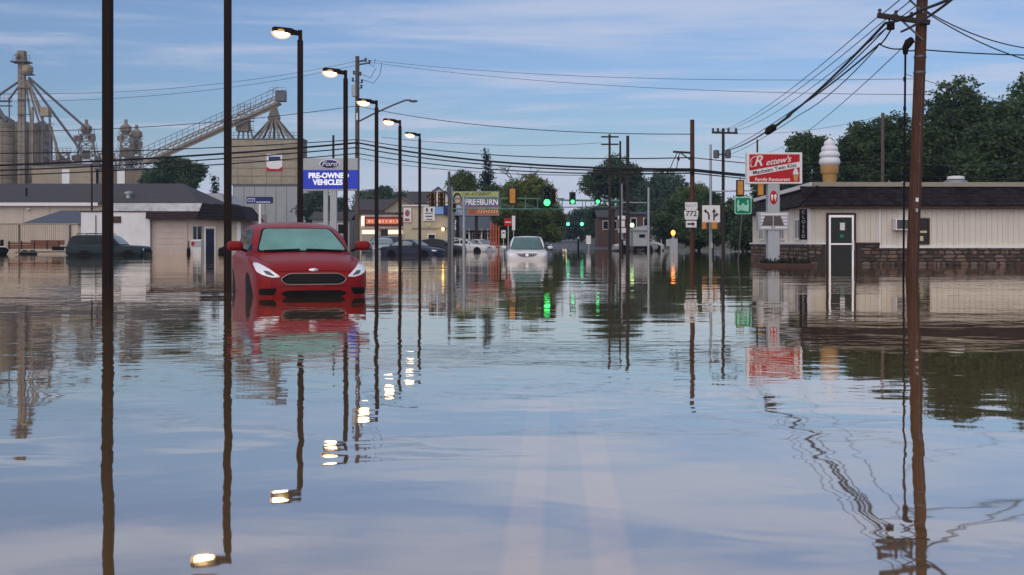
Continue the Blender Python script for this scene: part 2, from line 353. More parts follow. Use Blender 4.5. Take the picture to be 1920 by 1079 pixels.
def water_mat():
    m = bpy.data.materials.new('flood_water'); m.use_nodes = True; nt = m.node_tree; N, L = nt.nodes, nt.links; N.clear()
    out = N.new('ShaderNodeOutputMaterial')
    tc = N.new('ShaderNodeTexCoord')
    def noise(scale, stretch, detail=2, rough=.5, dist=0, loc=(0, 0, 0)):
        mp = N.new('ShaderNodeMapping'); mp.inputs['Scale'].default_value = stretch; mp.inputs['Location'].default_value = loc; L.new(tc.outputs['Object'], mp.inputs[0])
        n = N.new('ShaderNodeTexNoise'); n.inputs['Scale'].default_value = scale; n.inputs['Detail'].default_value = detail; n.inputs['Roughness'].default_value = rough; n.inputs['Distortion'].default_value = dist
        L.new(mp.outputs[0], n.inputs['Vector']); return n.outputs['Fac']
    def mth(op, a, b):
        o = N.new('ShaderNodeMath'); o.operation = op
        for i, v in enumerate((a, b)):
            if isinstance(v, (int, float)): o.inputs[i].default_value = v
            else: L.new(v, o.inputs[i])
        return o.outputs[0]
    swell = noise(0.55, (.55, 1.0, 1), 2, .45, .4)
    mid = noise(1.7, (.6, 1.0, 1), 2, .5, .6, (3, 1, 0))
    fine = noise(5.5, (.55, 1.0, 1), 2, .5, .3, (1, 7, 0))
    patch = noise(0.10, (1, 1.6, 1), 2, .5, 0, (4, 2, 0))
    pr = N.new('ShaderNodeMapRange'); pr.interpolation_type = 'SMOOTHSTEP'; L.new(patch, pr.inputs[0]); pr.inputs[1].default_value = .38; pr.inputs[2].default_value = .60
    pr.inputs[3].default_value = .10
    # open water beyond the kerb-side calm is livelier between roughly 6 and 25 m out
    sep = N.new('ShaderNodeSeparateXYZ'); L.new(tc.outputs['Object'], sep.inputs[0])
    band = N.new('ShaderNodeMapRange'); band.interpolation_type = 'SMOOTHSTEP'; L.new(sep.outputs[1], band.inputs[0]); band.inputs[1].default_value = 4.0; band.inputs[2].default_value = 9.0; band.inputs[3].default_value = .12
    h = mth('ADD', mth('MULTIPLY', swell, WAVE[0]), mth('MULTIPLY', mid, WAVE[1]))
    h = mth('ADD', h, mth('MULTIPLY', mth('MULTIPLY', fine, mth('MULTIPLY', pr.outputs[0], band.outputs[0])), WAVE[2]))
    bp = N.new('ShaderNodeBump'); bp.inputs['Strength'].default_value = 1; bp.inputs['Distance'].default_value = 1; L.new(h, bp.inputs['Height'])
    gl = N.new('ShaderNodeBsdfGlossy'); gl.inputs['Roughness'].default_value = .022; gl.inputs['Color'].default_value = (1.0, .945, .865, 1); L.new(bp.outputs[0], gl.inputs['Normal'])
    df = N.new('ShaderNodeBsdfDiffuse'); 
    silt = noise(.5, (1, 1, 1), 3, .6)
    mx = N.new('ShaderNodeMix'); mx.data_type = 'RGBA'; L.new(silt, mx.inputs['Factor']); mx.inputs['A'].default_value = (.42, .25, .10, 1); mx.inputs['B'].default_value = (.50, .31, .13, 1)
    L.new(mx.outputs['Result'], df.inputs['Color'])
    tr = N.new('ShaderNodeBsdfTransparent'); tr.inputs['Color'].default_value = (.95, .88, .78, 1)
    body = N.new('ShaderNodeMixShader'); body.inputs[0].default_value = .72; L.new(df.outputs[0], body.inputs[1]); L.new(tr.outputs[0], body.inputs[2])
    ms = N.new('ShaderNodeMixShader'); lw = N.new('ShaderNodeLayerWeight'); lw.inputs['Blend'].default_value = .5; L.new(bp.outputs[0], lw.inputs['Normal']); pw = mth('POWER', lw.outputs['Facing'], 1.22); L.new(pw, ms.inputs[0]); L.new(body.outputs[0], ms.inputs[1]); L.new(gl.outputs[0], ms.inputs[2])
    L.new(ms.outputs[0], out.inputs[0]); return m
HAZE = .00026
WAVE = (.011, .0022, .0032)
mb = MB(); ys = [-40, 0, 20, 60, 150]
for y in ys:
    for x in (-400, -100, -30, 0, 30, 100, 400): mb.v.append((x, y, 0))
for j in range(len(ys) - 1):
    for i in range(6): mb.f.append((j * 7 + i, j * 7 + i + 1, j * 7 + i + 8, j * 7 + i + 7))
water = mb.build('flood_water', water_mat()); water['kind'] = 'structure'; water['label'] = 'brown flood water covering the street and car lot'

# evening air: thin even haze over street, lot and trees
hz_ = MB(); hz_.rng(-1700, 1700, -70, 2500, -2.2, 26.0); hz_ = hz_.build('haze', None); hz_['kind'] = 'stuff'; hz_['label'] = 'thin bluish evening haze over the whole street'
hm = bpy.data.materials.new('evening_haze'); hm.use_nodes = True; hm.node_tree.nodes.clear()
_o = hm.node_tree.nodes.new('ShaderNodeOutputMaterial'); _v = hm.node_tree.nodes.new('ShaderNodeVolumePrincipled'); _v.inputs['Density'].default_value = HAZE; _v.inputs['Color'].default_value = (.52, .73, 1.0, 1); _v.inputs['Anisotropy'].default_value = .0
hm.node_tree.links.new(_v.outputs[0], _o.inputs['Volume']); hz_.data.materials.append(hm)
# ---------------------------------------------------------------- restaurant on the corner
fr = Fr(1515, 39.2)
rest = thing('restaurant', 'low cream restaurant with stone base, dark shingled mansard and giant cone', 'restaurant', fr.loc(), R(1.0))
X, Z = fr.x, fr.z
W1 = 10.6; SD = Vector((0.10, 0.995, 0)).normalized(); SL = 14.6; SN = Vector((-SD.y, SD.x, 0))
def side(s, out, h): q = SD * s + SN * out; return (q.x, q.y, h)
zt, ze, zl, zr_ = Z(341), Z(386), Z(457), Z(464)
# core
mb = MB(); q = SD * SL
mb.prism([(0.0, 0.06), (W1, 0.06), (W1, SL), (q.x + .06, SL)], -.6, ze + .06, 'xy'); mb.build('wall', M['cream'], rest)
# fascia, mansard
zt2 = zt - .16
A0 = (-.30, -.30); A1 = (0.36, 0.38)       # lower corner (overhanging), upper corner (set back)
def low(s): return (A0[0] + SD.x * s, A0[1] + SD.y * s)
def up(s): return (A1[0] + SD.x * s, A1[1] + SD.y * s)
mb = MB()
mb.add([(A0[0], A0[1], ze), (W1, A0[1], ze), (W1, A1[1], zt2), (A1[0], A1[1], zt2)], [(0, 1, 2, 3)])
l, u = low(SL), up(SL)
mb.add([(A0[0], A0[1], ze), (A1[0], A1[1], zt2), (u[0], u[1], zt2), (l[0], l[1], ze)], [(0, 1, 2, 3)])
mb.add([(A0[0], A0[1], ze), (W1, A0[1], ze), (W1, .2, ze), (.1, .2, ze)], [(0, 1, 2, 3)])
mb.add([(A0[0], A0[1], ze), (l[0], l[1], ze), (l[0] + .5, l[1], ze), (.2, .2, ze)], [(0, 1, 2, 3)])
mansard = mb.build('mansard', mat('mansard_felt', (.018, .014, .017), .95), rest)
# shingle courses: one mesh per width shared by all
sh = [MB().prism([(0, -.028), (w, -.028), (w, .006), (0, .014)], 0, .19, 'xy').mesh('shingle', M['shingle']) for w in (.17, .21, .25)]
def shingle_row(p, q, tilt_axis_n, slope_len, rows, start):
    p = Vector(p); q = Vector(q); e = (q - p).normalized(); L = (q - p).length
    n = tilt_axis_n.normalized(); upv = n.cross(e) if n.cross(e).z > 0 else e.cross(n)
    mt = Matrix((e, -n, upv)).transposed() if True else None
    rot = Matrix(((e.x, -n.x, upv.x), (e.y, -n.y, upv.y), (e.z, -n.z, upv.z))).to_euler()
    for r in range(rows):
        t = -random.random() * .2
        while t < L:
            k = random.randrange(3); w = (.17, .21, .25)[k]
            c = p + e * max(t, 0) + upv * (r * slope_len / rows + random.uniform(-.012, .012) - .02) + n * random.uniform(.004, .02)
            if t + w < L + .1: put('shingle', sh[k], mansard, c, rot)
            t += w + .006
slope = math.hypot(A1[1] - A0[1], zt2 - ze)
nf = Vector((0, -(zt2 - ze), A1[1] - A0[1])).normalized()
shingle_row((A0[0] + .1, A0[1], ze), (8.6, A0[1], ze), nf, slope, 5, 0)
ns = (SN * (zt2 - ze) + Vector((0, 0, .66))).normalized()
l8 = low(13.5)
shingle_row((l8[0], l8[1], ze), (A0[0], A0[1] + .15, ze), ns, slope, 5, 0)
mb = MB(); mb.rng(A1[0] - .12, W1, A1[1] - .14, A1[1] + .1, zt2 - .01, zt)
mb.build('fascia', M['fascia'], rest, bevel=.01)
mb = MB(); a = Vector((A1[0] - .1, A1[1] - .05, (zt + zt2) / 2)); b = Vector((u[0] - .1, u[1], (zt + zt2) / 2)); mb.bar(a, b, .16, zt - zt2); mb.build('side_fascia', M['signwhite'], rest)
mb = MB(); mb.prism([(A1[0], A1[1] + .1), (W1, A1[1] + .1), (W1, SL), (u[0], SL)], zt - .15, zt - .06, 'xy'); mb.build('flat_roof', M['roof'], rest)
mb = MB(); mb.rng(-.28, W1, -.285, -.26, ze - .1, ze - .002); mb.build('eave_board', M['brown'], rest)
# vertical siding boards on the street front
bw = .205
doors = (X(1548), X(1607)); win = (X(1722), X(1746))
me_b = {}
def board(x0, x1, z0, z1):
    key = (round(x1 - x0, 3), round(z1 - z0, 3))
    if key not in me_b:
        w, h = key; me_b[key] = MB().prism([(.003, 0), (.009, -.012), (w - .009, -.012), (w - .003, 0)], 0, h, 'xy').mesh('siding_board', M['cream'])
    put('siding_board', me_b[key], rest, (x0, .055, z0))
x = .06
xstep = X(1650)
while x < 9.2:
    x1 = x + bw * random.choice((1, 1, .98, 1.03)); z0 = zl + .04 if x < xstep - .02 else zr_ + .04
    if x1 > doors[0] and x < doors[1]: board(x, x1, Z(402) + .03, ze + .05)
    elif x1 > win[0] and x < win[1]: board(x, x1, Z(408), ze + .05)
    else: board(x, x1, z0, ze + .05)
    x = x1
mb = MB(); mb.rng(-.03, .09, -.03, .08, zl, ze); mb.build('corner_post', M['white'], rest, bevel=.008)
mb = MB(); mb.rng(xstep - .03, xstep + .05, .0, .06, zr_, ze); mb.build('corner_post', M['white'], rest, bevel=.006)
mb = MB(); mb.rng(-.06, doors[0], -.06, .08, zl - .035, zl + .035); mb.build('ledge', M['signwhite'], rest, bevel=.006)
mb = MB(); mb.rng(doors[1], xstep, -.06, .08, zl - .035, zl + .035); mb.build('ledge', M['brown'], rest, bevel=.006)
mb = MB(); mb.rng(xstep - .02, 9.6, -.075, .08, zr_ - .035, zr_ + .045); mb.build('ledge', M['signwhite'], rest, bevel=.006)
mb = MB(); mb.bar(side(.0, .04, zl), side(SL, .04, zl), .16, .07); mb.build('ledge', M['signwhite'], rest)
# fieldstone base: every stone its own piece, in a mortar bed
bed = MB(); bed.rng(-.02, doors[0], -.012, .06, -.6, zl - .035); bed.rng(doors[1], 9.6, -.012, .06, -.6, zr_ - .035); bed.rng(doors[1], xstep, -.0115, .06, zr_ - .035, zl - .035)
bed.add([side(0, .03, -.6), side(SL, .03, -.6), side(SL, .03, zl - .035), side(0, .03, zl - .035)], [(0, 1, 2, 3)])
bed = bed.build('stone_base', M['mortar'], rest)
def stone_mesh(seed, m):
    rr = random.Random(seed); n = rr.choice((5, 6, 6, 7)); pts = []
    for k in range(n):
        a = 2 * math.pi * k / n + rr.uniform(-.2, .2); c, s_ = math.cos(a), math.sin(a)
        sc_ = .5 / max(abs(c), abs(s_)) * rr.uniform(.84, 1.0)
        pts.append((c * sc_, s_ * sc_))
    mb = MB(); b0 = [(x, .0, z) for x, z in pts]; b1 = [(x * .86 + rr.uniform(-.02, .02), -rr.uniform(.7, 1.2), z * .82) for x, z in pts]
    mb.v = b0 + b1 + [(0, -1.35, 0)]
    for k in range(n):
        j = (k + 1) % n; mb.f.append((k, j, n + j, n + k)); mb.f.append((n + k, n + j, 2 * n))
    return mb.mesh('stone', m)
stones = [stone_mesh(i, M['stone'] if i % 3 else M['stone_red']) for i in range(14)]
def lay_stones(fn, L, z0, z1, skip=None, rot=0, rnd=random.Random(5)):
    z = z0
    while z < z1 - .06:
        h = rnd.uniform(.09, .19); h = min(h, z1 - z)
        s = -rnd.uniform(0, .2)
        while s < L:
            w = rnd.uniform(.14, .46) * (1 if h > .14 else 1.2)
            a, b = max(s, 0), min(s + w, L)
            if b - a > .09 and not (skip and b > skip[0] and a < skip[1]):
                me = rnd.choice(stones); c = fn((a + b) / 2, 0, z + h / 2)
                put('stone', me, bed, c, (0, rnd.choice((0, math.pi)), rot), (b - a - .012, rnd.uniform(.02, .05), h - .012))
            s += w
        z += h
rnd_st = random.Random(11)
lay_stones(lambda s, o, h: (s, -.012, h), 9.0, -.3, zr_ - .035, doors, 0, rnd_st)
lay_stones(lambda s, o, h: (s, -.012, h), xstep, zr_ - .035, zl - .035, doors, 0, rnd_st)
lay_stones(lambda s, o, h: side(s, .03, h), SL, -.2, zl - .035, None, math.atan2(SN.y, SN.x) + math.pi / 2, rnd_st)
# door
mb = MB(); d0, d1, dt = X(1550), X(1605), Z(403)
for a, b in ((d0, d0 + .07), (d1 - .07, d1)): mb.rng(a, b, -.05, .08, -.5, dt)
mb.rng(d0, d1, -.052, .082, dt, dt + .07); mb.build('door_frame', M['brown'], rest, bevel=.006)
door = MB(); a, b, t = d0 + .075, d1 - .075, dt - .01
door.rng(a, a + .075, -.03, .03, -.4, t); door.rng(b - .075, b, -.03, .03, -.4, t); door.rng(a + .075, b - .075, -.029, .029, t - .09, t); door.rng(a + .075, b - .075, -.029, .029, Z(458) - .03, Z(458) + .03)
door = door.build('door', M['alu'], rest, bevel=.005)
mb = MB(); mb.rng(a + .07, b - .07, .0, .012, Z(458) + .02, t - .08); mb.build('pane', M['glass'], door)
mb = MB(); mb.rng(a + .07, b - .07, .0, .012, -.4, Z(458) - .02); mb.build('pane', M['glass'], door)
mb = MB(); mb.rng(b - .05, b - .01, -.09, -.03, Z(470), Z(452)); mb.build('handle', M['alu'], door, bevel=.006)
mb = MB(); mb.rng(a + .42, a + .60, -.006, -.001, Z(432), Z(418)); mb.build('notice', M['signwhite'], door)
mb = MB(); mb.rng(a + .42, a + .56, -.006, -.001, Z(446), Z(440)); mb.build('notice', M['green'], door)
# window and air conditioner
w0, w1, wb, wt = X(1722), X(1745), Z(459), Z(409)
mb = MB()
for q in ((w0, w0 + .05, wb, wt), (w1 - .05, w1, wb, wt)): mb.rng(q[0], q[1], .0, .08, q[2], q[3])
mb.rng(w0 + .05, w1 - .05, .002, .08, wt - .05, wt); mb.rng(w0 + .05, w1 - .05, .002, .08, wb, wb + .05); mb.rng(w0 + .05, w1 - .05, .002, .08, Z(424) - .02, Z(424) + .02)
wn = mb.build('window', M['brown'], rest, bevel=.004)
mb = MB(); mb.rng(w0 + .04, w1 - .04, .036, .05, wb + .02, wt - .02); mb.build('pane', M['glass'], wn)
mb = MB(); mb.rng(w0 + .08, w1 - .1, .025, .033, Z(437), Z(433)); mb.rng(w0 + .1, w0 + .22, .025, .033, Z(452), Z(443)); mb.build('notice', mat('poster_cream', (.55, .50, .30), .6), wn)
ac = thing('air_conditioner', 'white window air conditioner sticking out of the cream restaurant wall', 'air conditioner', (fr.loc()[0] + X(1690), 39.2, Z(432)))
mb = MB(); w, h = X(1706) - X(1674), Z(411) - Z(432)
mb.rng(-w / 2, w / 2, -.32, .06, 0, .04); mb.rng(-w / 2, w / 2, -.32, .06, h - .04, h); mb.rng(-w / 2, -w / 2 + .04, -.32, .06, .04, h - .04); mb.rng(w / 2 - .04, w / 2, -.32, .06, .04, h - .04)
mb.build('casing', M['signwhite'], ac, bevel=.005)
mb = MB()
for k in range(7): mb.rng(-w / 2 + .04, w / 2 - .04, -.30, -.27, .06 + k * (h - .12) / 6.5, .085 + k * (h - .12) / 6.5)
mb.rng(-w / 2 + .04, w / 2 - .04, -.26, .05, .04, h - .04); mb.build('grille', M['steel_dark'], ac)
# side windows and the upright dark board by the corner
for k, (s, wd) in enumerate(((1.4, 1.1), (4.9, 1.3), (7.6, 1.3), (10.6, 1.4))):
    mb = MB(); h0, h1 = Z(450), Z(408)
    for (sa, sb, ha, hb) in ((s, s + .07, h0, h1), (s + wd - .07, s + wd, h0, h1), (s + .07, s + wd - .07, h1 - .07, h1), (s + .07, s + wd - .07, h0, h0 + .07), (s + wd / 2 - .03, s + wd / 2 + .03, h0 + .07, h1 - .07)):
        c0, c1 = Vector(side(sa, .02, ha)), Vector(side(sb, .02, hb)); mb.bar(Vector((c0.x, c0.y, (ha + hb) / 2)), Vector((c1.x, c1.y, (ha + hb) / 2)), .07, hb - ha)
    wn = mb.build('window', M['signwhite'], rest)
    mb = MB(); mb.add([side(s + .05, .012, h0 + .03), side(s + wd - .05, .012, h0 + .03), side(s + wd - .05, .012, h1 - .03), side(s + .05, .012, h1 - .03)], [(0, 1, 2, 3)]); mb.build('pane', M['glass'], wn)
for s in (3.2, 4.5, 6.6, 9.4):
    mb = MB(); mb.bar(side(s, .02, zl + .03), side(s, .02, ze), .06, .12); mb.build('corner_post', M['white'], rest)
ob = thing('menu_board', 'tall black board with white upright letters at the restaurant corner', 'sign board', (fr.loc()[0] + X(1504), 39.2 - .14, Z(450)))
mb = MB(); mb.rng(-.14, .14, -.03, .02, 0, 1.12); mb.build('panel', M['black'], ob, bevel=.005)
for k, ch in enumerate('FLOWERS'[:0] or 'CLOSED'): text('letter', ch, .17, M['signgrey'], ob, (0, -.034, 1.0 - k * .175))
# roof things
def vent(px, py0, py1, wpx, label, name):
    f2 = Fr(px, 43.0); t = thing(name, label, 'roof vent', f2.loc(Z(345) - .03)); r = wpx / f2.p / 2; h = (py1 - py0) / f2.p + .12
    mb = MB(); mb.lathe([(r * .8, -.15), (r * .8, h * .45), (r, h * .45), (r, h * .62), (r * .62, h * .75)], 20); mb.build('drum', M['steel'], t, True)
    mb = MB(); mb.lathe([(r * .66, h * .74), (r * .74, h * .78), (r * .72, h * .97), (r * .5, h)], 20); mb.build('cap', M['signwhite'], t, True)
vent(1792, 325, 345, 42, 'taller round metal exhaust vent on the restaurant roof', 'exhaust_vent')
vent(1879, 337, 345, 34, 'low white mushroom vent on the restaurant roof', 'mushroom_vent')
f2 = Fr(1555.5, 41.2); cone = thing('ice_cream_cone', 'giant soft-serve ice cream cone figure standing on the restaurant roof', 'ice cream cone', f2.loc(Z(341) - .08))
k = 1 / f2.p; b = 340.0
zc = lambda py: (b - py) * k + .06
mb = MB(); mb.lathe([(11 * k, -.1), (13.2 * k, zc(320)), (13.6 * k, zc(319))], 24); mb.build('wafer_cup', M['cone'], cone, True)
mb = MB(); mb.lathe([(14.2 * k, zc(319.5)), (16.0 * k, zc(317)), (16.8 * k, zc(303)), (15.5 * k, zc(302))], 24); mb.build('wafer_rim', M['cone'], cone, True)
for (y0, y1, r) in ((303, 288, 19.5), (289, 277, 18.6), (278, 267, 15.5), (268, 257, 10.5)):
    mb = MB(); h = y0 - y1; mb.lathe([(r * .82 * k, zc(y0)), (r * .97 * k, zc(y0 - h * .2)), (r * k, zc(y0 - h * .45)), (r * .95 * k, zc(y0 - h * .75)), (r * .80 * k, zc(y0 - h * 1.0)), (r * .55 * k, zc(y0 - h * 1.08))], 28)
    mb.build('swirl', M['cream_ice'], cone, True)
mb = MB(); mb.lathe([(7 * k, zc(260)), (6 * k, zc(256)), (3 * k, zc(253)), (.5 * k, zc(252))], 16); mb.build('swirl', M['cream_ice'], cone, True)

# pylon sign in front
f3 = Fr(1449, 37.6); pl = thing('pylon_sign', 'tall red and white restaurant sign with cone emblem on grey column', 'sign', f3.loc())
X, Z = f3.x, f3.z
mb = MB(); mb.rng(X(1438), X(1460), -.16, .16, -.5, Z(432)); mb.rng(X(1438), X(1460), -.16, .16, Z(399), Z(345)); mb.build('column', M['signgrey'], pl, bevel=.012)
mb = MB(); mb.rng(X(1399), X(1502), -.17, .17, Z(345.5), Z(287)); sgn = mb.build('cabinet', M['signwhite'], pl, bevel=.015)
yy = -.174
mb = MB(); mb.prism([(X(1403), Z(321)), (X(1497), Z(304)), (X(1497), Z(290.5)), (X(1403), Z(290.5))], yy, yy + .02); mb.build('red_panel', M['signred'], sgn)
mb = MB(); mb.prism([(X(1403), Z(342)), (X(1497), Z(342)), (X(1497), Z(314.5)), (X(1403), Z(331.8))], yy, yy + .02); mb.build('red_panel', M['signred'], sgn)
pk = mat('sign_pink_white', (.80, .68, .68), .5)
ang = math.atan2(17.5, 94)
text('lettering', 'R', .52, pk, sgn, (X(1418), yy - .005, Z(304)), (R(90), -ang * .6, 0), shear=.42, bold=.008)
mb = MB(); c0 = [(1407, 308), (1405, 311), (1406.5, 314), (1411, 313.5), (1415, 309)]; mb.tube([(X(a), yy - .008, Z(b)) for a, b in c0], [.008, .022, .018, .012, .008], 6)
c0 = [(1409, 303), (1405, 306), (1406, 300), (1411, 295.5), (1418, 294), (1425, 293.5)]; mb.tube([(X(a), yy - .008, Z(b)) for a, b in c0], [.008, .014, .016, .016, .014, .01], 6); mb.build('flourish', pk, sgn)
text('lettering', "ettew's", .30, pk, sgn, (X(1456), yy - .005, Z(303)), (R(90), -ang * .85, 0), shear=.42, bold=.004, sx=1.08, sp=.95)
text('lettering', 'Manheim Twin Kiss', .185, M['signlettering'], sgn, (X(1450), yy + .0, Z(318)), (R(90), -ang, 0), sx=1.06, bold=.002)
text('lettering', 'Family Restaurant', .155, pk, sgn, (X(1446), yy - .005, Z(337.5)), sx=1.1, bold=.004)
mb = MB(); mb.prism([(X(1484.5), Z(328)), (X(1494.5), Z(328)), (X(1492), Z(340.5)), (X(1487), Z(340.5))], yy - .012, yy); mb.build('cone_emblem', M['cone'], sgn)
for (cx_, cy_, r) in ((1489.5, 326, 6), (1489.5, 322, 4.6), (1489.5, 319, 2.8)):
    mb = MB(); mb.ell((X(cx_), yy - .006, Z(cy_)), r / f3.p, .012, 2.6 / f3.p, 14, 6); mb.build('cone_emblem', M['cream_ice'], sgn, True)
mb = MB(); mb.ell((X(1448.5), -.165, Z(371)), 7.2 / f3.p, .012, 13 / f3.p, 20, 8); em = mb.build('oval_emblem', M['signred'], pl, True)
for dx in (-3, 3):
    mb = MB(); mb.ell((X(1448.5 + dx), -.178, Z(369)), 2.4 / f3.p, .006, 4 / f3.p, 10, 6); mb.prism([(X(1448.5 + dx - 1.8), Z(372)), (X(1448.5 + dx + 1.8), Z(372)), (X(1448.5 + dx), Z(378))], -.182, -.17); mb.build('emblem_cone', M['signwhite'], em)
mb = MB(); mb.rng(X(1420), X(1477), -.19, .19, Z(432), Z(398)); rb = mb.build('reader_board', M['signgrey'], pl, bevel=.012)
for (a, b, y0) in ((1424, 1473, 402.5), (1425, 1432, 408.5), (1461, 1473, 408.5), (1425, 1429, 414.5), (1466, 1473, 414.5), (1425, 1428, 420.5), (1468, 1473, 420.5), (1424, 1443, 427), (1451, 1473, 427)):
    mb = MB(); mb.rng(X(a), X(b), -.2, -.18, Z(y0 + 1.5), Z(y0 - 1.5)); mb.build('letter_rail', M['signwhite'], rb)
dk = mat('reader_brown', (.10, .08, .08), .7, 0, .5, 14)
mb = MB(); mb.prism([(X(1426), Z(423.5)), (X(1446), Z(423.5)), (X(1446), Z(405.5)), (X(1432), Z(405.5))], -.205, -.185); mb.build('emblem', dk, rb)
mb = MB(); mb.prism([(X(1448.5), Z(423.5)), (X(1467), Z(423.5)), (X(1461), Z(405.5)), (X(1448.5), Z(405.5))], -.205, -.185); mb.build('emblem', dk, rb)
pb = thing('planter_bed', 'dark soaked planter of low shrubs at the foot of the restaurant sign', 'planter', (f3.loc()[0] + .3, 37.5, 0))
mb = MB(); mb.rng(-.75, 1.0, -.45, .45, -.5, .10); mb.build('kerb_edge', M['brown'], pb, bevel=.03)
v = MB(); rr = random.Random(2)
for _ in range(700):
    c = Vector((rr.uniform(-.7, .95), rr.uniform(-.4, .4), .08 + abs(rr.gauss(0, .07)))); s_ = .05
    q = Matrix.Rotation(rr.uniform(0, 6), 3, 'X') @ Matrix.Rotation(rr.uniform(0, 6), 3, 'Z')
    v.add([c + q @ Vector(t) for t in ((-s_, -s_ / 2, 0), (s_, -s_ / 2, 0), (s_, s_ / 2, 0), (-s_, s_ / 2, 0))], [(0, 1, 2, 3)])
v.build('foliage', mat('wet_shrub', (.02, .025, .015), .8), pb)
# ---------------------------------------------------------------- car-lot lamp posts
def lamp_post(px, d, H, label):
    t = thing('lamp_post', label, 'lamp post', ((px - CX) / F * d, d, 0), 0, 'row of lamp posts along the car lot')
    mb = MB(); mb.rng(-.088, .088, -.088, .088, -.9, H - .30); mb.build('pole', M['bronze'], t, bevel=.02)
    mb = MB(); mb.rng(-.06, .06, -.06, .06, H - .30, H + .04); mb.build('tenon', M['bronze'], t, bevel=.01)
    # head reaches towards the lot, tipped up a little
    rot = Matrix.Rotation(R(-168), 3, 'Z') @ Matrix.Rotation(R(-7), 3, 'Y')
    def q(v): w = rot @ Vector(v); return (w.x, w.y, w.z + H - .08)
    mb = MB()
    prof = [(.05, .09, .09), (.22, .11, .10), (.30, .20, .12), (.86, .20, .09), (.95, .17, .05)]
    for (x, hw, hz) in prof: mb.v += [q((x, -hw, -.07)), q((x, hw, -.07)), q((x, hw * .85, hz - .01)), q((x, -hw * .85, hz - .01))]
    for i in range(4):
        for k in range(4): mb.f.append((i * 4 + k, i * 4 + (k + 1) % 4, i * 4 + 4 + (k + 1) % 4, i * 4 + 4 + k))
    mb.f += [(0, 1, 2, 3), (16, 17, 18, 19)]
    hd = mb.build('lamp_head', M['bronze'], t, bevel=.012)
    mb = MB(); mb.ell((0, 0, 0), .33, .22, .20, 20, 12); mb.v = [q((x + .64, y, z - .085)) for x, y, z in mb.v]; mb.build('halo_shell', LAMP_HALO, hd, True)  # added shell whose glow imitates the lamp's warm halo
    mb = MB(); mb.ell((0, 0, 0), .26, .15, .15, 16, 10)
    mb.v = [q((x + .62, y, z - .075)) for x, y, z in mb.v]
    mb.build('lens', LAMP_LIT, hd, True)
lx = [202, 427, 563, 648, 706, 750, 787]; lH = [7.9, 7.8, 8.05, 7.95, 7.72, 7.66, 7.8]
ll = ['lit bronze lamp post standing apart, nearest of the row of seven', 'lit bronze lamp post standing beside the red car',
      'lit bronze lamp post just behind the red car, tallest head in view', 'lit bronze lamp post in front of the blue pre-owned sign',
      'lit bronze lamp post just beyond the grey utility pole', 'lit bronze lamp post second from the far end of the row', 'lit bronze lamp post at the far end of the row']
for i in range(7): lamp_post(lx[i], F * 8.75 / (1043 - lx[i]), lH[i], ll[i])

# ---------------------------------------------------------------- utility poles
def pole(px, d, top_py, label, m='wood', wpx=9, lean=0.0, name='utility_pole', group='utility poles'):
    t = thing(name, label, 'utility pole', ((px - CX) / F * d, d, 0), 0, group)
    H = CZ + (HY - top_py) / F * d; r = wpx / F * d / 2
    mb = MB(); mb.tube([(lean * h / 6, 0, h) for h in (-.8, 0, H * .35, H * .7, H)], [r * 1.04, r, r * .95, r * .9, r * .84], 12)
    mb.build('shaft', M[m], t, True); return t
def insulator(mb, x, y, z, s=1): mb.lathe([(.02 * s, 0), (.055 * s, .05 * s), (.03 * s, .09 * s), (.06 * s, .13 * s), (.03 * s, .17 * s)], 8, (x, y, z))
# grey pole behind the lamp row, with transformer and street lamp arm
D1 = 72.0; f = Fr(670, D1); X, Z = f.x, f.z
up1 = pole(670, D1, 106, 'tall utility pole with transformer and cobra-head lamp arm beside pre-owned sign', 'wood_grey', 9)
mb = MB(); mb.lathe([(.05, Z(183)), (.17, Z(182)), (.17, Z(161)), (.05, Z(160))], 12, (X(665), -.2, 0)); mb.build('transformer', M['steel'], up1, True)
mb = MB(); mb.bar((X(668), 0, Z(122)), (X(694), .1, Z(118)), .09); mb.bar((X(670), 0, Z(116)), (X(684), .1, Z(114)), .09); mb.build('crossarm', M['wood_dark'], up1)
for (a, b) in ((693, 117), (686, 113), (664, 137), (676, 139), (662, 150), (679, 153), (678, 163)):
    mb = MB(); insulator(mb, X(a), -.1, Z(b + 4), 1.6); mb.bar((X(670), 0, Z(b + 3)), (X(a), -.1, Z(b + 3)), .05); mb.build('insulator', M['steel_dark'], up1, True)
mb = MB(); mb.tube([(X(673), 0, Z(228)), (X(700), -.4, Z(216)), (X(740), -1.0, Z(201)), (X(764), -1.3, Z(193)), (X(774), -1.4, Z(193.5))], .06, 8); arm = mb.build('lamp_arm', M['steel_dark'], up1, True)
mb = MB(); mb.ell((X(779), -1.45, Z(195.5)), .30, .15, .085, 12, 8); mb.build('lamp_head', M['steel_dark'], arm, True)
mb = MB(); mb.rng(X(668.5), X(671.5), -.18, -.15, Z(226), Z(213)); mb.build('tag', M['signwhite'], up1)
mb = MB()
mb.tube([(X(684), .1, Z(114)), (X(700), .1, Z(125)), (X(704), .1, Z(110))], .018, 5); mb.tube([(X(680), .0, Z(150)), (X(700), .1, Z(156)), (X(712), .1, Z(140)), (X(716), .1, Z(117))], .018, 5); mb.tube([(X(678), .0, Z(140)), (X(695), .1, Z(146)), (X(704), .1, Z(128))], .018, 5); mb.build('jumper', M['cable'], up1)
pole(625, 76, 254, 'short dark bare pole rising behind the pre-owned sign', 'wood_dark', 5)
pole(172, 100, 308, 'thin dark bare pole in front of the dark roofed long building', 'wood_dark', 4)
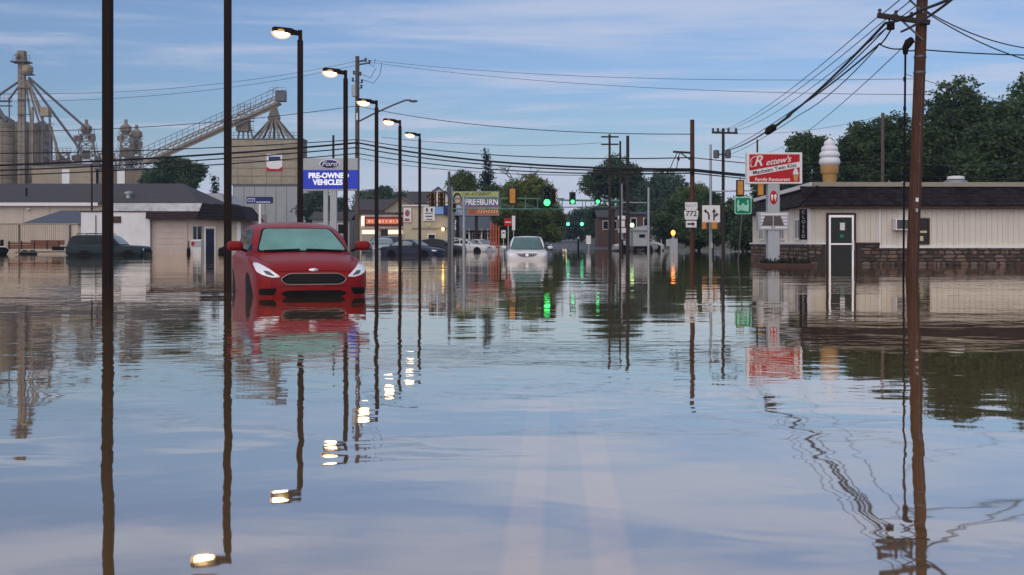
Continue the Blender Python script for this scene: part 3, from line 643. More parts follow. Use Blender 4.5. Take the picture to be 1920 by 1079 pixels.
# street poles beyond the crossing
up2 = pole(1298, 48, 225, 'brown wooden pole carrying the route 772 signs', 'wood', 9.5)
f = Fr(1298, 48); X, Z = f.x, f.z
mb = MB(); mb.bar((X(1262), 0, Z(285)), (X(1298), 0, Z(287)), .09); mb.bar((X(1276), 0, Z(287)), (X(1297), 0, Z(302)), .05); mb.build('crossarm', M['wood_dark'], up2)
mb = MB(); mb.tube([(X(1270), 0, Z(287)), (X(1262), 0, Z(303)), (X(1256), 0, Z(318))], .02, 5); mb.tube([(X(1274), 0, Z(287)), (X(1272), 0, Z(298)), (X(1268), 0, Z(318))], .02, 5); mb.ell((X(1272), 0, Z(298)), .06, .06, .11, 8, 6); mb.build('jumper', M['cable'], up2)
mb = MB(); mb.tube([(X(1301), .1, -.5), (X(1301.5), .1, Z(340))], .03, 6); mb.build('conduit', M['steel_dark'], up2)
up3 = pole(1356, 80, 241, 'dark crossarm pole with transformer behind the lane arrow sign', 'wood_dark', 6.5)
f = Fr(1356, 80); X, Z = f.x, f.z
mb = MB(); mb.bar((X(1335), 0, Z(249)), (X(1383), 0, Z(250)), .14); mb.build('crossarm', M['wood_dark'], up3)
for a in (1337, 1346, 1366, 1380): mb = MB(); insulator(mb, X(a), 0, Z(249), 2); mb.build('insulator', M['steel_dark'], up3, True)
for a, b in ((1342, 290), (1364, 290)): mb = MB(); mb.lathe([(.08, Z(b + 8)), (.22, Z(b + 7)), (.22, Z(b - 7)), (.08, Z(b - 8))], 10, (X(a), -.2, 0)); mb.bar((X(a), -.1, Z(b)), (X(1356), 0, Z(b)), .1); mb.build('transformer', M['steel_dark'], up3, True)
up4 = pole(1177, 77, 255, 'stout dark bare pole left of the parked grey truck', 'wood_dark', 7)
up5 = pole(1143, 95, 252, 'far double-crossarm pole standing behind the round dark tree', 'wood_dark', 5)
f = Fr(1143, 95); X, Z = f.x, f.z
for y in (257, 271): mb = MB(); mb.bar((X(1127), 0, Z(y)), (X(1160), 0, Z(y)), .13); mb.build('crossarm', M['wood_dark'], up5)
pole(1163, 92, 265, 'slim dark pole between the two pole tops above the round tree', 'wood_dark', 4.5)
pole(1420, 95, 262, 'thin dark pole top showing above the red restaurant sign', 'wood_dark', 4)
pole(1655, 82, 212, 'weathered grey pole in front of the trees behind the restaurant', 'wood_grey', 7)
pole(1216, 90, 352, 'plain grey metal post beside the parked grey truck', 'steel', 5, name='metal_post', group='metal posts')
pole(842, 84, 322, 'grey metal post in front of the billboard portrait', 'steel_dark', 6, name='metal_post', group='metal posts')
# near leaning pole at the kerb
D2 = 23.6; f = Fr(1710, D2); X, Z = f.x, f.z
big = thing('utility_pole', 'big reddish leaning utility pole in front of the restaurant', 'utility pole', f.loc(), 0, 'utility poles')
LN = .0365
mb = MB(); mb.tube([(LN * h, 0, h) for h in (-.9, 0, 2, 4, 6, 9.4)], [.136, .133, .128, .124, .118, .11], 16); mb.build('shaft', M['wood'], big, True)
for zz, xl in ((Z(37), -1.03), (6.35, -.98)):
    x0 = LN * zz
    mb = MB(); mb.bar((x0 + xl, -.16, zz + .06), (x0 + .12, -.16, zz - .1), .09, .11); mb.build('crossarm', M['wood_dark'], big, bevel=.01)
    mb = MB(); mb.bar((x0 - .52, -.15, zz - .02), (x0 - .02, -.13, zz - .48), .035); mb.build('brace', M['steel_dark'], big)
    for k in (-.98, -.62, -.28): mb = MB(); insulator(mb, x0 + k, -.16, zz + .07 - .1 * (k + 1), .8); mb.build('insulator', M['steel_dark'], big, True)
mb = MB(); mb.lathe([(.03, -.06), (.085, -.05), (.085, .10), (.05, .12)], 12, (X(1664), -.2, Z(55))); mb.tube([(X(1660), -.2, Z(38)), (X(1664), -.2, Z(50))], .02, 6); mb.tube([(X(1664), -.2, Z(60)), (X(1655), -.2, Z(75)), (X(1646), -.2, Z(86))], .018, 6); mb.build('splice_case', M['black'], big, True)
for (h, w_, nm, mm) in ((1.5, .05, 'number_tag', 'steel'), (1.72, .06, 'number_tag', 'signwhite'), (2.6, .035, 'staple', 'steel_dark'), (3.4, .04, 'staple', 'steel_dark')):
    mb = MB(); mb.rng(LN * h - w_ / 2, LN * h + w_ / 2, -.142, -.122, h, h + w_ * 1.5); mb.build(nm, M[mm], big)
for h in (4.55, 4.9): mb = MB(); mb.lathe([(.128, 0), (.134, .01), (.134, .05), (.128, .06)], 14, (LN * h, 0, h)); mb.build('band', M['steel_dark'], big, True)
mb = MB(); mb.tube([(LN * h + .02, -.128 + .002 * h, h) for h in (-.5, 1.5, 3.0, 4.6)], .009, 5); mb.build('ground_wire', M['steel_dark'], big)
ri = thing('riser_cable', 'thin black riser pipe with weatherhead hanging beside the leaning pole', 'riser pipe', f.loc())
x1 = X(1692)
mb = MB(); mb.tube([(x1 - .02, -.1, -.9), (x1 - .01, -.1, .5), (x1 + .005, -.1, 2.5), (x1 + .03, -.1, Z(96))], .024, 8); mb.build('pipe', M['black'], ri, True)
mb = MB(); mb.tube([(x1 + .03, -.1, Z(104)), (x1 + .03, -.1, Z(92)), (x1 + .10, -.1, Z(82)), (x1 + .16, -.08, Z(78)), (x1 + .2, -.05, Z(80))], [.05, .075, .095, .085, .05], 10); mb.build('weatherhead', M['black'], ri, True)
for py in (150, 205, 300): mb = MB(); mb.lathe([(.03, -.05), (.034, -.04), (.034, .04), (.03, .05)], 8, (x1 + .015, -.1, Z(py))); mb.build('clamp', M['black'], ri)
mb = MB(); mb.bar((x1 + .18, -.05, Z(80)), (LN * 5.2, 0, Z(78)), .04); mb.build('bracket', M['steel_dark'], ri)

# ---------------------------------------------------------------- wires
def wire(pts, sag, r, label, m='cable', group='overhead wires', cat='wire'):
    """pts: [(px,py,d),...] hung point to point"""
    W = [P(*p) for p in pts]; out = []
    for a, b in zip(W[:-1], W[1:]):
        n = 14
        for i in range(n + (1 if b is W[-1] else 0)):
            t = i / n; q = a.lerp(b, t); q.z -= sag * 4 * t * (1 - t); out.append(q)
    mb = MB(); mb.tube(out, r, 5); o = mb.build('overhead_wire', M[m], None, True); tag(o, label, cat, group); return o
L0 = 60
for k, (y0, y1, y2, y3, rr, nm) in enumerate(((287, 262, 291, 296, .022, 'topmost'), (312, 268, 308, 318, .045, 'thickest'), (322, 277, 312, 321, .03, 'third'), (331, 288, 320, 325, .026, 'lowest'))):
    wire([(-120, y0 + 2, L0), (670, y1, D1 - .2)], .22, rr * 1.4, '%s cable of the dark bundle in front of the grain bins' % nm)
    wire([(670, y1, D1 - .2), (1298, y3, 47.8)], .45, rr * 1.25, '%s cable of the dark bundle crossing the street' % nm)
    wire([(1298, y3, 47.8), (2050, y3 + 40, 56)], .3, rr, '%s cable of the dark bundle behind the restaurant sign' % nm)
wire([(670, 297, D1 - .2), (1298, 324, 47.7)], .5, .018, 'thin service line under the dark bundle across the street')
wire([(-100, 247, 64), (670, 199, D1)], .5, .022, 'lone cable above the conveyor reaching the grey pole lamp arm')
wire([(670, 199, D1), (1298, 252, 48)], .5, .02, 'lone cable falling from the grey pole to the route 772 pole')
wire([(-100, 172, 64), (684, 112, D1)], .9, .013, 'upper thin power line left of the grey pole', 'cable_grey')
wire([(-100, 188, 64), (694, 117, D1)], .9, .013, 'lower thin power line left of the grey pole', 'cable_grey')
wire([(684, 112, D1), (1730, 148, 45)], .5, .012, 'upper thin power line across the open sky', 'cable_grey')
wire([(694, 117, D1), (1730, 178, 45)], .5, .012, 'lower thin power line across the open sky', 'cable_grey')
wire([(716, 258, 74), (1127, 268, 95)], .4, .016, 'faint line reaching the far double-crossarm pole', 'cable_grey')
cz = Z(37)
A = lambda k: (1710 + (LN * cz + k) * F / D2, 36)
for k, (xa, ya, xb, yb, nm) in enumerate(((1641, 36, 1337, 247, 'outermost'), (1658, 39, 1346, 247, 'second'), (1676, 41, 1366, 247, 'third'))):
    wire([(xa, ya, D2 - .15), (xb, yb, 80)], .55, .011, '%s thin line slanting from the leaning pole crossarm to the dark crossarm pole' % nm)
    wire([(xa, ya, D2 - .15), (xa + 210 + k * 12, -170, 13)], .1, .011, '%s thin line leaving the leaning pole overhead' % nm)
wire([(1660, 44, D2 - .2), (1448, 240, 38), (1362, 282, 79)], .15, .032, 'thick black cable slanting down from the leaning pole to the dark pole')
wire([(1650, 82, D2 - .2), (1480, 212, 35), (1448, 241, 38)], .08, .022, 'second black cable lashed below the thick slanting one')
wire([(1660, 44, D2 - .2), (1730, 18, 21.5), (1850, -40, 17)], .05, .032, 'thick black cable leaving the leaning pole overhead')
wire([(1690, 60, D2 - .2), (1790, -5, 18)], .05, .026, 'shorter black cable rising past the leaning pole top')
wire([(1690, 92, D2 - .2), (1440, 286, 70)], .4, .011, 'faint drop line under the thick slanting cables', 'cable_grey')
wire([(1650, 84, D2 - .2), (1690, 92, D2 - .2), (1722, 93, D2), (1990, 104, 26)], .04, .016, 'level service cable running from the weatherhead past the leaning pole')
wire([(1728, 16, D2), (1990, 95, 25)], .25, .014, 'upper service drop sloping away from the leaning pole top')
wire([(1728, 18, D2), (1960, 122, 24)], .15, .014, 'lower service drop sloping away from the leaning pole top')
wire([(1700, 140, 28), (2000, 200, 40)], .2, .009, 'faint line sagging in front of the treetops', 'cable_grey')
wire([(1760, 200, 40), (1920, 292, 44), (2000, 330, 46)], .1, .012, 'grey line slanting down across the dark trees', 'cable_grey')
wire([(1350, 250, 80), (1655, 217, 82), (2000, 205, 90)], .5, .014, 'faint level line from the crossarm pole over the restaurant', 'cable_grey')
wire([(1350, 290, 80), (1655, 300, 82), (2000, 300, 60)], .4, .014, 'lower faint line passing behind the giant cone', 'cable_grey')
wire([(1668, 47, D2 - .2), (1490, 205, 35), (1356, 284, 80)], .12, .016, 'slim black cable between the thick slanting ones')
wire([(1646, 88, D2 - .2), (1500, 215, 33), (1362, 292, 79)], .15, .013, 'lowest slim cable under the slanting bundle')
sp = thing('splice_closure', 'black splice closure hung on the thick slanting cable above the red sign', 'splice box', P(1448, 244, 37.8))
mb = MB(); mb.tube([(-.24, 0, -.14), (-.16, 0, -.06), (.06, 0, .1), (.14, 0, .17)], [.05, .13, .13, .04], 10); mb.build('case', M['black'], sp, True)
mb = MB(); mb.tube([(.1, 0, .12), (.5, -.3, .42), (.58, -.35, .5), (.56, -.33, .58)], .03, 6); mb.build('tail', M['black'], sp)
# ---------------------------------------------------------------- vehicles
def sint(tbl, x, s):
    xs = [t[0] for t in tbl]; ys = [t[1] for t in tbl]
    s = max(min(s, x - xs[0], xs[-1] - x), 0) ; return float(np.mean([np.interp(x + s * k, xs, ys) for k in (-1, -.66, -.33, 0, .33, .66, 1)]))
HATCH = dict(L=4.36, zt=[(0, .72), (.04, .77), (.12, .82), (.35, .89), (.8, .97), (1.15, 1.02), (1.4, 1.02), (4.0, 1.04), (4.25, 1.0), (4.36, .9)],
    zb=[(0, .24), (.3, .19), (4.1, .2), (4.36, .32)],
    w=[(0, .63), (.02, .70), (.07, .77), (.16, .825), (.32, .865), (.6, .89), (1.0, .905), (2.2, .912), (3.5, .905), (4.0, .87), (4.25, .80), (4.36, .7)],
    zs=[(0, .58), (.15, .66), (.4, .74), (.9, .83), (1.5, .90), (3, .94), (4.3, .92)],
    zr=[(1.02, .96), (1.08, 1.03), (1.35, 1.19), (1.65, 1.34), (1.9, 1.445), (2.15, 1.50), (2.6, 1.54), (3.2, 1.53), (3.65, 1.46), (3.95, 1.33), (4.16, 1.1), (4.24, .96)],
    wr=.60, wheels=(.86, 3.50), wr_=.33, bulge=.022, gtop=.135)
SUV = dict(L=5.1, zt=[(0, .80), (.03, .92), (.10, 1.0), (.4, 1.06), (1.0, 1.11), (1.3, 1.13), (4.7, 1.12), (5.0, 1.08), (5.1, .95)],
    zb=[(0, .3), (.3, .24), (4.8, .26), (5.1, .38)],
    w=[(0, .62), (.02, .72), (.07, .80), (.18, .89), (.4, .95), (.8, .98), (2.5, 1.0), (4.5, .98), (4.9, .93), (5.05, .86), (5.1, .78)],
    zs=[(0, .66), (.15, .80), (.5, .90), (1.5, .98), (3, 1.0), (5.1, .98)],
    zr=[(1.1, 1.06), (1.2, 1.14), (1.5, 1.36), (1.8, 1.58), (2.05, 1.70), (2.4, 1.76), (3.2, 1.78), (4.3, 1.74), (4.7, 1.66), (4.95, 1.35), (5.05, 1.05)],
    wr=.66, wheels=(.95, 4.0), wr_=.38)
WAGON = dict(L=5.05, zt=[(0, .86), (.03, .95), (.10, 1.0), (.5, 1.04), (1.3, 1.08), (1.6, 1.10), (4.8, 1.10), (5.0, 1.06), (5.05, .95)],
    zb=[(0, .38), (.3, .32), (4.8, .34), (5.05, .45)],
    w=[(0, .80), (.03, .88), (.12, .92), (.4, .94), (2.5, .95), (4.7, .94), (4.98, .90), (5.05, .84)],
    zs=[(0, .78), (.3, .90), (1.5, .97), (5.05, .98)],
    zr=[(1.45, 1.04), (1.52, 1.14), (1.75, 1.36), (2.0, 1.60), (2.15, 1.70), (2.5, 1.75), (4.4, 1.75), (4.68, 1.68), (4.9, 1.38), (5.0, 1.08)],
    wr=.72, wheels=(.92, 3.75), wr_=.37)
SEDAN = dict(L=4.5, zt=[(0, .66), (.05, .74), (.15, .79), (.6, .87), (1.2, .94), (1.5, .95), (3.7, .97), (4.2, .96), (4.42, .93), (4.5, .8)],
    zb=[(0, .25), (.3, .2), (4.2, .22), (4.5, .34)],
    w=[(0, .58), (.03, .68), (.1, .76), (.25, .82), (.6, .86), (2, .88), (3.8, .87), (4.3, .82), (4.5, .7)],
    zs=[(0, .56), (.3, .68), (1.2, .80), (3, .86), (4.5, .84)],
    zr=[(1.2, .90), (1.3, .97), (1.65, 1.19), (2.0, 1.36), (2.3, 1.42), (2.8, 1.43), (3.1, 1.38), (3.45, 1.22), (3.75, 1.02), (3.85, .92)],
    wr=.58, wheels=(.85, 3.5), wr_=.32)
def loft(sp, res):
    L = sp['L']; xs = [0, .012, .03, .06, .1, .16, .24, .34] + list(np.linspace(.45, L - .3, int(26 * res))) + [L - .2, L - .12, L - .06, L - .02, L]
    mb = MB(); rings = []
    for x in xs:
        w = sint(sp['w'], x, .05); zb = sint(sp['zb'], x, .05); zs = sint(sp['zs'], x, .12); zt = max(sint(sp['zt'], x, .07), zs + .04)
        h = [(0, zb), (w * .8, zb), (w * .93, zb + .03), (w * .975, zb + .12), (w * .985, zb + .45 * (zs - zb)), (w * 1.0, zb + .72 * (zs - zb)), (w * .998, zs - .03)]
        for k in range(0, 9):
            t = k / 8 * math.pi / 2; yy_ = w * max(math.cos(t), 0) ** .62; h.append((yy_, zs + (zt - zs) * math.sin(t) ** .8 + (sp.get('bulge', 0) * min(1, max(0, (x - .05) / .25)) if yy_ < .70 * w else 0)))
        ring = [(x, y, z) for y, z in h] + [(x, -y, z) for y, z in h[-2:0:-1]]
        rings.append(ring)
    n = len(rings[0])
    for r in rings: mb.v += r
    for i in range(len(rings) - 1):
        for k in range(n):
            k2 = (k + 1) % n; mb.f.append((i * n + k, i * n + k2, (i + 1) * n + k2, (i + 1) * n + k))
    mb.f.append(tuple(range(n))); mb.f.append(tuple((len(rings) - 1) * n + k for k in range(n)))
    # greenhouse
    cb = MB(); zr = sp['zr']; xs = list(np.linspace(zr[0][0], zr[-1][0], int(30 * res))); z0 = min(zr[0][1], zr[-1][1]) - .06; zmax = max(z for _, z in zr)
    for x in xs:
        zt = sint(zr, x, .05); wb = sint(sp['w'], x, .1) * .965
        e = (x - xs[0]) / (xs[-1] - xs[0]); nose = min(1, .80 + 1.1 * e) if e < .2 else (1 if e < .85 else 1 - (e - .85) * 1.0)
        wb *= nose; half = []
        edge = zt - .05 * min(1, (zt - z0) / .3)
        for k in range(6):
            z = z0 + (edge - z0) * k / 5; hfr = max((z - z0) / (zmax - z0), 0); half.append((wb - (wb - sp['wr']) * hfr ** 1.25, z))
        ye = half[-1][0]
        for k in range(1, 7):
            t = k / 6; half.append((ye * (1 - t) ** .9 * (1 - .0 * t), edge + (zt - edge) * (1 - (1 - t) ** 2.2)))
        cb.v += [(x, y, z) for y, z in half] + [(x, -y, z) for y, z in half[-2::-1]]
    n = len(cb.v) // len(xs)
    for i in range(len(xs) - 1):
        for k in range(n - 1): cb.f.append((i * n + k, i * n + k + 1, (i + 1) * n + k + 1, (i + 1) * n + k))
    cb.f.append(tuple(range(n))); cb.f.append(tuple((len(xs) - 1) * n + k for k in range(n)))
    return mb, cb
def patch(bvh, poly, axis, off, name, m, parent, step=.07, smooth=True):
    bm = bmesh.new(); f = bm.faces.new([bm.verts.new((a, b, 0)) for a, b in poly]); bmesh.ops.triangulate(bm, faces=[f])
    for ax in (0, 1):
        lo, hi = min(p[ax] for p in poly), max(p[ax] for p in poly); n = max(int((hi - lo) / step), 1)
        for i in range(1, n):
            co = [0, 0, 0]; no = [0, 0, 0]; co[ax] = lo + (hi - lo) * i / n; no[ax] = 1
            bmesh.ops.bisect_plane(bm, geom=bm.verts[:] + bm.edges[:] + bm.faces[:], plane_co=co, plane_no=no)
    for v in bm.verts:
        a, b = v.co.x, v.co.y
        o, d = {'F': ((-3, a, b), (1, 0, 0)), 'R': ((9, a, b), (-1, 0, 0)), 'S': ((a, 3, b), (0, -1, 0)), 'T': ((a, -3, b), (0, 1, 0)), 'U': ((a, b, 4), (0, 0, -1))}[axis]
        hit, nor, _, _ = bvh.ray_cast(Vector(o), Vector(d))
        if hit is None:
            hit, nor, _, _ = bvh.find_nearest(Vector(o) + Vector(d) * 3)
        if nor.dot(Vector(d)) > 0: nor = -nor
        v.co = hit + nor * off
    me = bpy.data.meshes.new(name); bmesh.ops.recalc_face_normals(bm, faces=bm.faces)
    for f in bm.faces: f.smooth = smooth
    bm.to_mesh(me); bm.free(); me.materials.append(m); return put(name, me, parent)
def outline(bvh, poly, axis, off, r, name, m, parent):
    pts = []
    for i in range(len(poly)):
        a, b = Vector(poly[i]), Vector(poly[(i + 1) % len(poly)])
        for k in range(6): pts.append(a.lerp(b, k / 6))
    out = []
    for a, b in pts + [pts[0]]:
        o, d = {'F': ((-3, a, b), (1, 0, 0)), 'S': ((a, 3, b), (0, -1, 0)), 'T': ((a, -3, b), (0, 1, 0))}[axis]
        h, nr, _, _ = bvh.ray_cast(Vector(o), Vector(d))
        if h is not None: out.append(h + Vector(d) * -off)
    mb = MB(); mb.tube(out, r, 6, cap=False); return mb.build(name, m, parent, True)
def rounded(poly, r=.05, n=4):
    out = []; m = len(poly)
    for i in range(m):
        p0, p, p1 = Vector(poly[i - 1]), Vector(poly[i]), Vector(poly[(i + 1) % m])
        a = p + (p0 - p).normalized() * min(r, (p0 - p).length * .45); b = p + (p1 - p).normalized() * min(r, (p1 - p).length * .45)
        for k in range(n + 1):
            t = k / n; q = a * (1 - t) ** 2 + p * 2 * t * (1 - t) + b * t * t; out.append((q.x, q.y))
    return out
def paint(name, col, rough=.35, dusty=.0):
    return mat(name, col, rough, 0.0, .12, 1.2, coat=.12, spec=.2, dirt=(.16, .12, .09) if dusty else None, dirt_amt=dusty)
TYRE = mat('tyre', (.014, .014, .015), .85); RIM = mat('rim', (.42, .43, .45), .35, .8)
GLASS_TEAL = mat('misted_windscreen', (.105, .25, .215), .12, 0, .5, 1.1, spec=.7)
LAMPCLEAR = mat('headlamp_clear', (.78, .79, .84), .12, .0, .15, 8, spec=.9, coat=.8)
def vehicle(name, label, cat, loc, rz, sp, pm, glass=None, res=1.0, parts=True, group=None):
    t = thing(name, label, cat, loc, rz, group)
    b, c = loft(sp, res); L = sp['L']; zr = sp['zr']; zmax = max(z for _, z in zr); belt = min(zr[0][1], zr[-1][1]) + .04
    body = b.build('body', pm, t, True); cab = c.build('cabin', pm, t, True)
    for o in (body, cab): o.data.set_sharp_from_angle(angle=R(60))
    bvh = BVHTree.FromPolygons([Vector(v) for v in b.v + c.v], b.f + [tuple(i + len(b.v) for i in f) for f in c.f])
    cbv = BVHTree.FromPolygons([Vector(v) for v in c.v], c.f)
    g = glass or M['glass']; wr = sp['wr']; wb = sint(sp['w'], zr[0][0] + .2, .05) * .80
    ztop = zmax - sp.get('gtop', .085)
    ws = rounded([(-wb * .97, belt + .05), (wb * .97, belt + .05), (wr * .90, ztop), (-wr * .90, ztop)], .06)
    patch(cbv, [(a * 1.05, zz + (.015 if zz > belt + .2 else -.025)) for a, zz in ws], 'F', .004, 'windscreen_seal', M['black'], t)
    patch(cbv, ws, 'F', .009, 'windscreen', g, t)
    wr2 = rounded([(-wb * .9, belt + .12), (wb * .9, belt + .12), (wr * .85, ztop - .03), (-wr * .85, ztop - .03)], .06)
    patch(cbv, wr2, 'R', .006, 'rear_window', M['glass'], t)
    # side glass follows the roof line
    x0, x1 = zr[0][0] + .32, zr[-1][0] - .18
    def top(x): return sint(zr, x, .05) - .10
    nwin = sp.get('nwin', 3 if L > 4.9 else 2); xs = np.linspace(x0, x1, nwin + 1); xs[1:-1] += .1
    for sgn_, ax in ((1, 'S'), (-1, 'T')):
        for i in range(nwin):
            a, e = xs[i] + .03, xs[i + 1] - .04
            pl_ = [(a, belt + .06)]
            if top(a) > belt + .12: pl_.append((a, top(a)))
            for k in np.linspace(a, e, 7)[1:-1]: pl_.append((k, max(top(k), belt + .08)))
            if top(e) > belt + .12: pl_.append((e, top(e)))
            pl_.append((e, belt + .06))
            patch(cbv, pl_, ax, .006, 'side_window', M['glass'] if not sp.get('paleside') else M['glass_sky'], t)
    for wx in sp['wheels']:
        rw = sp['wr_']
        for s in (1, -1):
            arch = [(wx + (rw + .06) * math.cos(a), .33 + (rw + .06) * math.sin(a)) for a in np.linspace(-.2, math.pi + .2, 16)]
            patch(bvh, arch, 'S' if s > 0 else 'T', .004, 'wheel_arch', M['black'], t)
            hw = sint(sp['w'], wx, .05)
            tb = MB(); tb.lathe([(rw * .62, -.10), (rw * .96, -.10), (rw, -.07), (rw, .07), (rw * .96, .10), (rw * .62, .10)], 20, (wx, s * (hw - .125), rw), ax='y'); wh = tb.build('wheel', TYRE, t, True)
            tb = MB(); tb.lathe([(.05, .085), (.09, .10), (rw * .6, .092), (rw * .63, .06), (rw * .63, -.06)], 14, (0, 0, 0), ax='y'); tb.v = [(x + wx, y * s + s * (hw - .125), z + rw) for x, y, z in tb.v]; tb.build('rim', RIM, wh, True)
    for s in (1, -1):
        mx = zr[0][0] + .42; my = sint(sp['w'], mx, .05)
        mb = MB(); mb.box(mx, s * (my + .13), belt + .13, .13, .25, .155); mi = mb.build('mirror', pm, t); bv_ = mi.modifiers.new('bevel', 'BEVEL'); bv_.width = .06; bv_.segments = 4
        mb = MB(); mb.bar((mx + .03, s * (my - .06), belt + .04), (mx + .02, s * (my + .06), belt + .09), .06, .04); mb.build('mirror_arm', M['black'], mi)
    return t, bvh
def bumper_bits(t, bvh, sp, grille, lamps, extra=()):
    for s in (1, -1):
        pl_ = rounded([(a * s, b) for a, b in lamps], .03)
        patch(bvh, pl_, 'F', .005, 'headlight', LAMPCLEAR, t, .04)
    for poly, m, nm, off in extra: patch(bvh, poly, 'F', off, nm, m, t, .05)
    if grille:
        patch(bvh, rounded(grille, .04), 'F', .006, 'grille', M['black'], t, .05)
CHROME = mat('chrome_trim', (.6, .6, .62), .18, .9)

# red hatchback stranded near the lamp row
RED = mat('red_paint', (.225, .008, .010), .36, 0, .12, 1.2, coat=.06, spec=.14)
d0 = F / 124.0; yaw = R(19.5)
rc, bv = vehicle('red_hatchback', 'red hatchback stranded in the flood facing the camera', 'car', ((589 - CX) / 124.0, d0, -.36), R(90) + yaw, HATCH, RED, GLASS_TEAL, 1.6)
gr = [(-.37, .715), (.37, .715), (.50, .64), (.44, .565), (.36, .55), (-.36, .55), (-.44, .565), (-.50, .64)]
LENS_DARK = mat('lamp_inner', (.10, .10, .12), .2, 0, .4, 20)
bumper_bits(rc, bv, HATCH, gr, [(.50, .665), (.62, .655), (.74, .69), (.83, .74), (.845, .865), (.79, .875), (.66, .79)],
    [(rounded([(-.40, .46), (.40, .46), (.50, .42), (.42, .36), (-.42, .36), (-.50, .42)], .03), M['black'], 'lower_grille', .006),
     (rounded([(.55, .50), (.80, .49), (.80, .40), (.60, .39)], .03), M['black'], 'fog_recess', .006), (rounded([(-.55, .50), (-.80, .49), (-.80, .40), (-.60, .39)], .03), M['black'], 'fog_recess', .006),
     (rounded([(-.16, .54), (.16, .54), (.16, .47), (-.16, .47)], .02), RED, 'plate_recess', .008)])
outline(bv, rounded(gr, .04), 'F', .006, .007, 'grille_surround', mat('satin_trim', (.30, .28, .28), .35, .6), rc)
for s in (1, -1):
    patch(bv, rounded([(s * .58, .675), (s * .70, .70), (s * .74, .755), (s * .66, .745)], .02), 'F', .011, 'lamp_unit', LENS_DARK, rc, .04)
for z in (.585, .61, .635, .66, .685):
    w = .44 if z < .64 else .40
    patch(bv, [(-w, z), (w, z), (w, z + .008), (-w, z + .008)], 'F', .012, 'grille_bar', mat('grille_bar', (.03, .03, .032), .4), rc, .08)
mb = MB(); mb.ell((-.0, 0, .765), .014, .075, .03, 16, 8); em = mb.build('badge', CHROME, rc, True); em.location = (.035, 0, 0)
for s in (1, -1): mb = MB(); mb.bar((1.12, s * .05, 1.075), (1.10, s * .62, 1.055), .02); mb.build('wiper', M['black'], rc)
mb = MB(); mb.ell((1.78, 0, 1.32), .03, .12, .035, 10, 6); mb.build('rear_view_mirror', M['black'], rc, True)
for ax in ('S', 'T'):
    patch(bv, [(1.3, .42), (1.31, .42), (1.31, .98), (1.3, .98)], ax, .004, 'door_gap', M['black'], rc, .05); patch(bv, [(2.42, .34), (2.43, .34), (2.43, .98), (2.42, .98)], ax, .004, 'door_gap', M['black'], rc, .05)
    patch(bv, rounded([(2.18, .84), (2.36, .84), (2.36, .87), (2.18, .87)], .01), ax, .02, 'door_handle', RED, rc, .05)
arc = [(y, .752 - .06 * y * y) for y in np.linspace(-.62, .62, 15)]
patch(bv, [tuple(q) for q in arc] + [(y, z + .007) for y, z in arc[::-1]], 'F', .003, 'hood_gap', M['black'], rc, .1)
for zz, ww in ((.515, .82),): patch(bv, [(-ww, zz), (ww, zz), (ww, zz + .006), (-ww, zz + .006)], 'F', .003, 'bumper_seam', M['black'], rc, .1)
# hood shut line
for s in (1, -1): outl = [(x, s * y) for x, y in ((.30, .60), (.6, .70), (1.0, .755))]; patch(bv, outl + [(x, y + s * .008) for x, y in outl[::-1]], 'U', .003, 'hood_gap', M['black'], rc, .06)

# white crossover in the street
WHITE = paint('pearl_white', (.66, .66, .67), .3, .05)
GLASS_G = mat('green_windscreen', (.06, .13, .125), .12, 0, .3, 1.5, spec=.8)
d0 = 50.0; ws_, bv = vehicle('white_crossover', 'white crossover flooded to its grille in the middle of the street', 'car', ((988.5 - CX) / F * d0, d0, -.62), R(90) + R(-.5), SUV, WHITE, GLASS_G, 1.2)
gr = [(-.50, .955), (.50, .955), (.44, .86), (.30, .795), (0, .775), (-.30, .795), (-.44, .86)]
bumper_bits(ws_, bv, SUV, gr, [(.60, .86), (.86, .84), (.90, .93), (.74, .945)])
outline(bv, rounded(gr, .04), 'F', .006, .014, 'grille_surround', CHROME, ws_)
for k in range(11): y = -.42 + k * .084; patch(bv, [(y - .01, .83 + .25 * y * y), (y + .01, .83 + .25 * y * y), (y + .01, .945), (y - .01, .945)], 'F', .014, 'grille_bar', CHROME, ws_, .06)
mb = MB(); mb.ell((-.01, 0, .86), .02, .09, .075, 14, 8); mb.build('badge', CHROME, ws_, True)

# dark green wagon by the white garage
DGREEN = paint('dark_green_paint', (.003, .016, .024), .45)
f = Fr(277, 69); sw, bv = vehicle('green_wagon', 'dark green sport wagon parked by the white garage', 'car', (f.loc()[0], 69, -.40), R(180 - 3), WAGON, DGREEN, M['glass_sky'], 1.0)
for s in (1, -1):
    patch(bv, [(s * a, b) for a, b in ((.62, .74), (.84, .74), (.84, .86), (.62, .86))], 'F', .006, 'headlight', LAMPCLEAR, sw); mb = MB(); mb.tube([(2.4, s * .68, 1.76), (2.5, s * .7, 1.82), (4.3, s * .7, 1.82), (4.4, s * .68, 1.76)], .025, 6); mb.build('roof_rail', M['black'], sw, True)
patch(bv, [(-.6, .6), (.6, .6), (.6, .84), (-.6, .84)], 'F', .006, 'grille', M['black'], sw)
for ax in ('S', 'T'): patch(bv, [(.3, .52), (4.8, .52), (4.8, .58), (.3, .58)], ax, .006, 'side_moulding', M['black'], sw, .15)

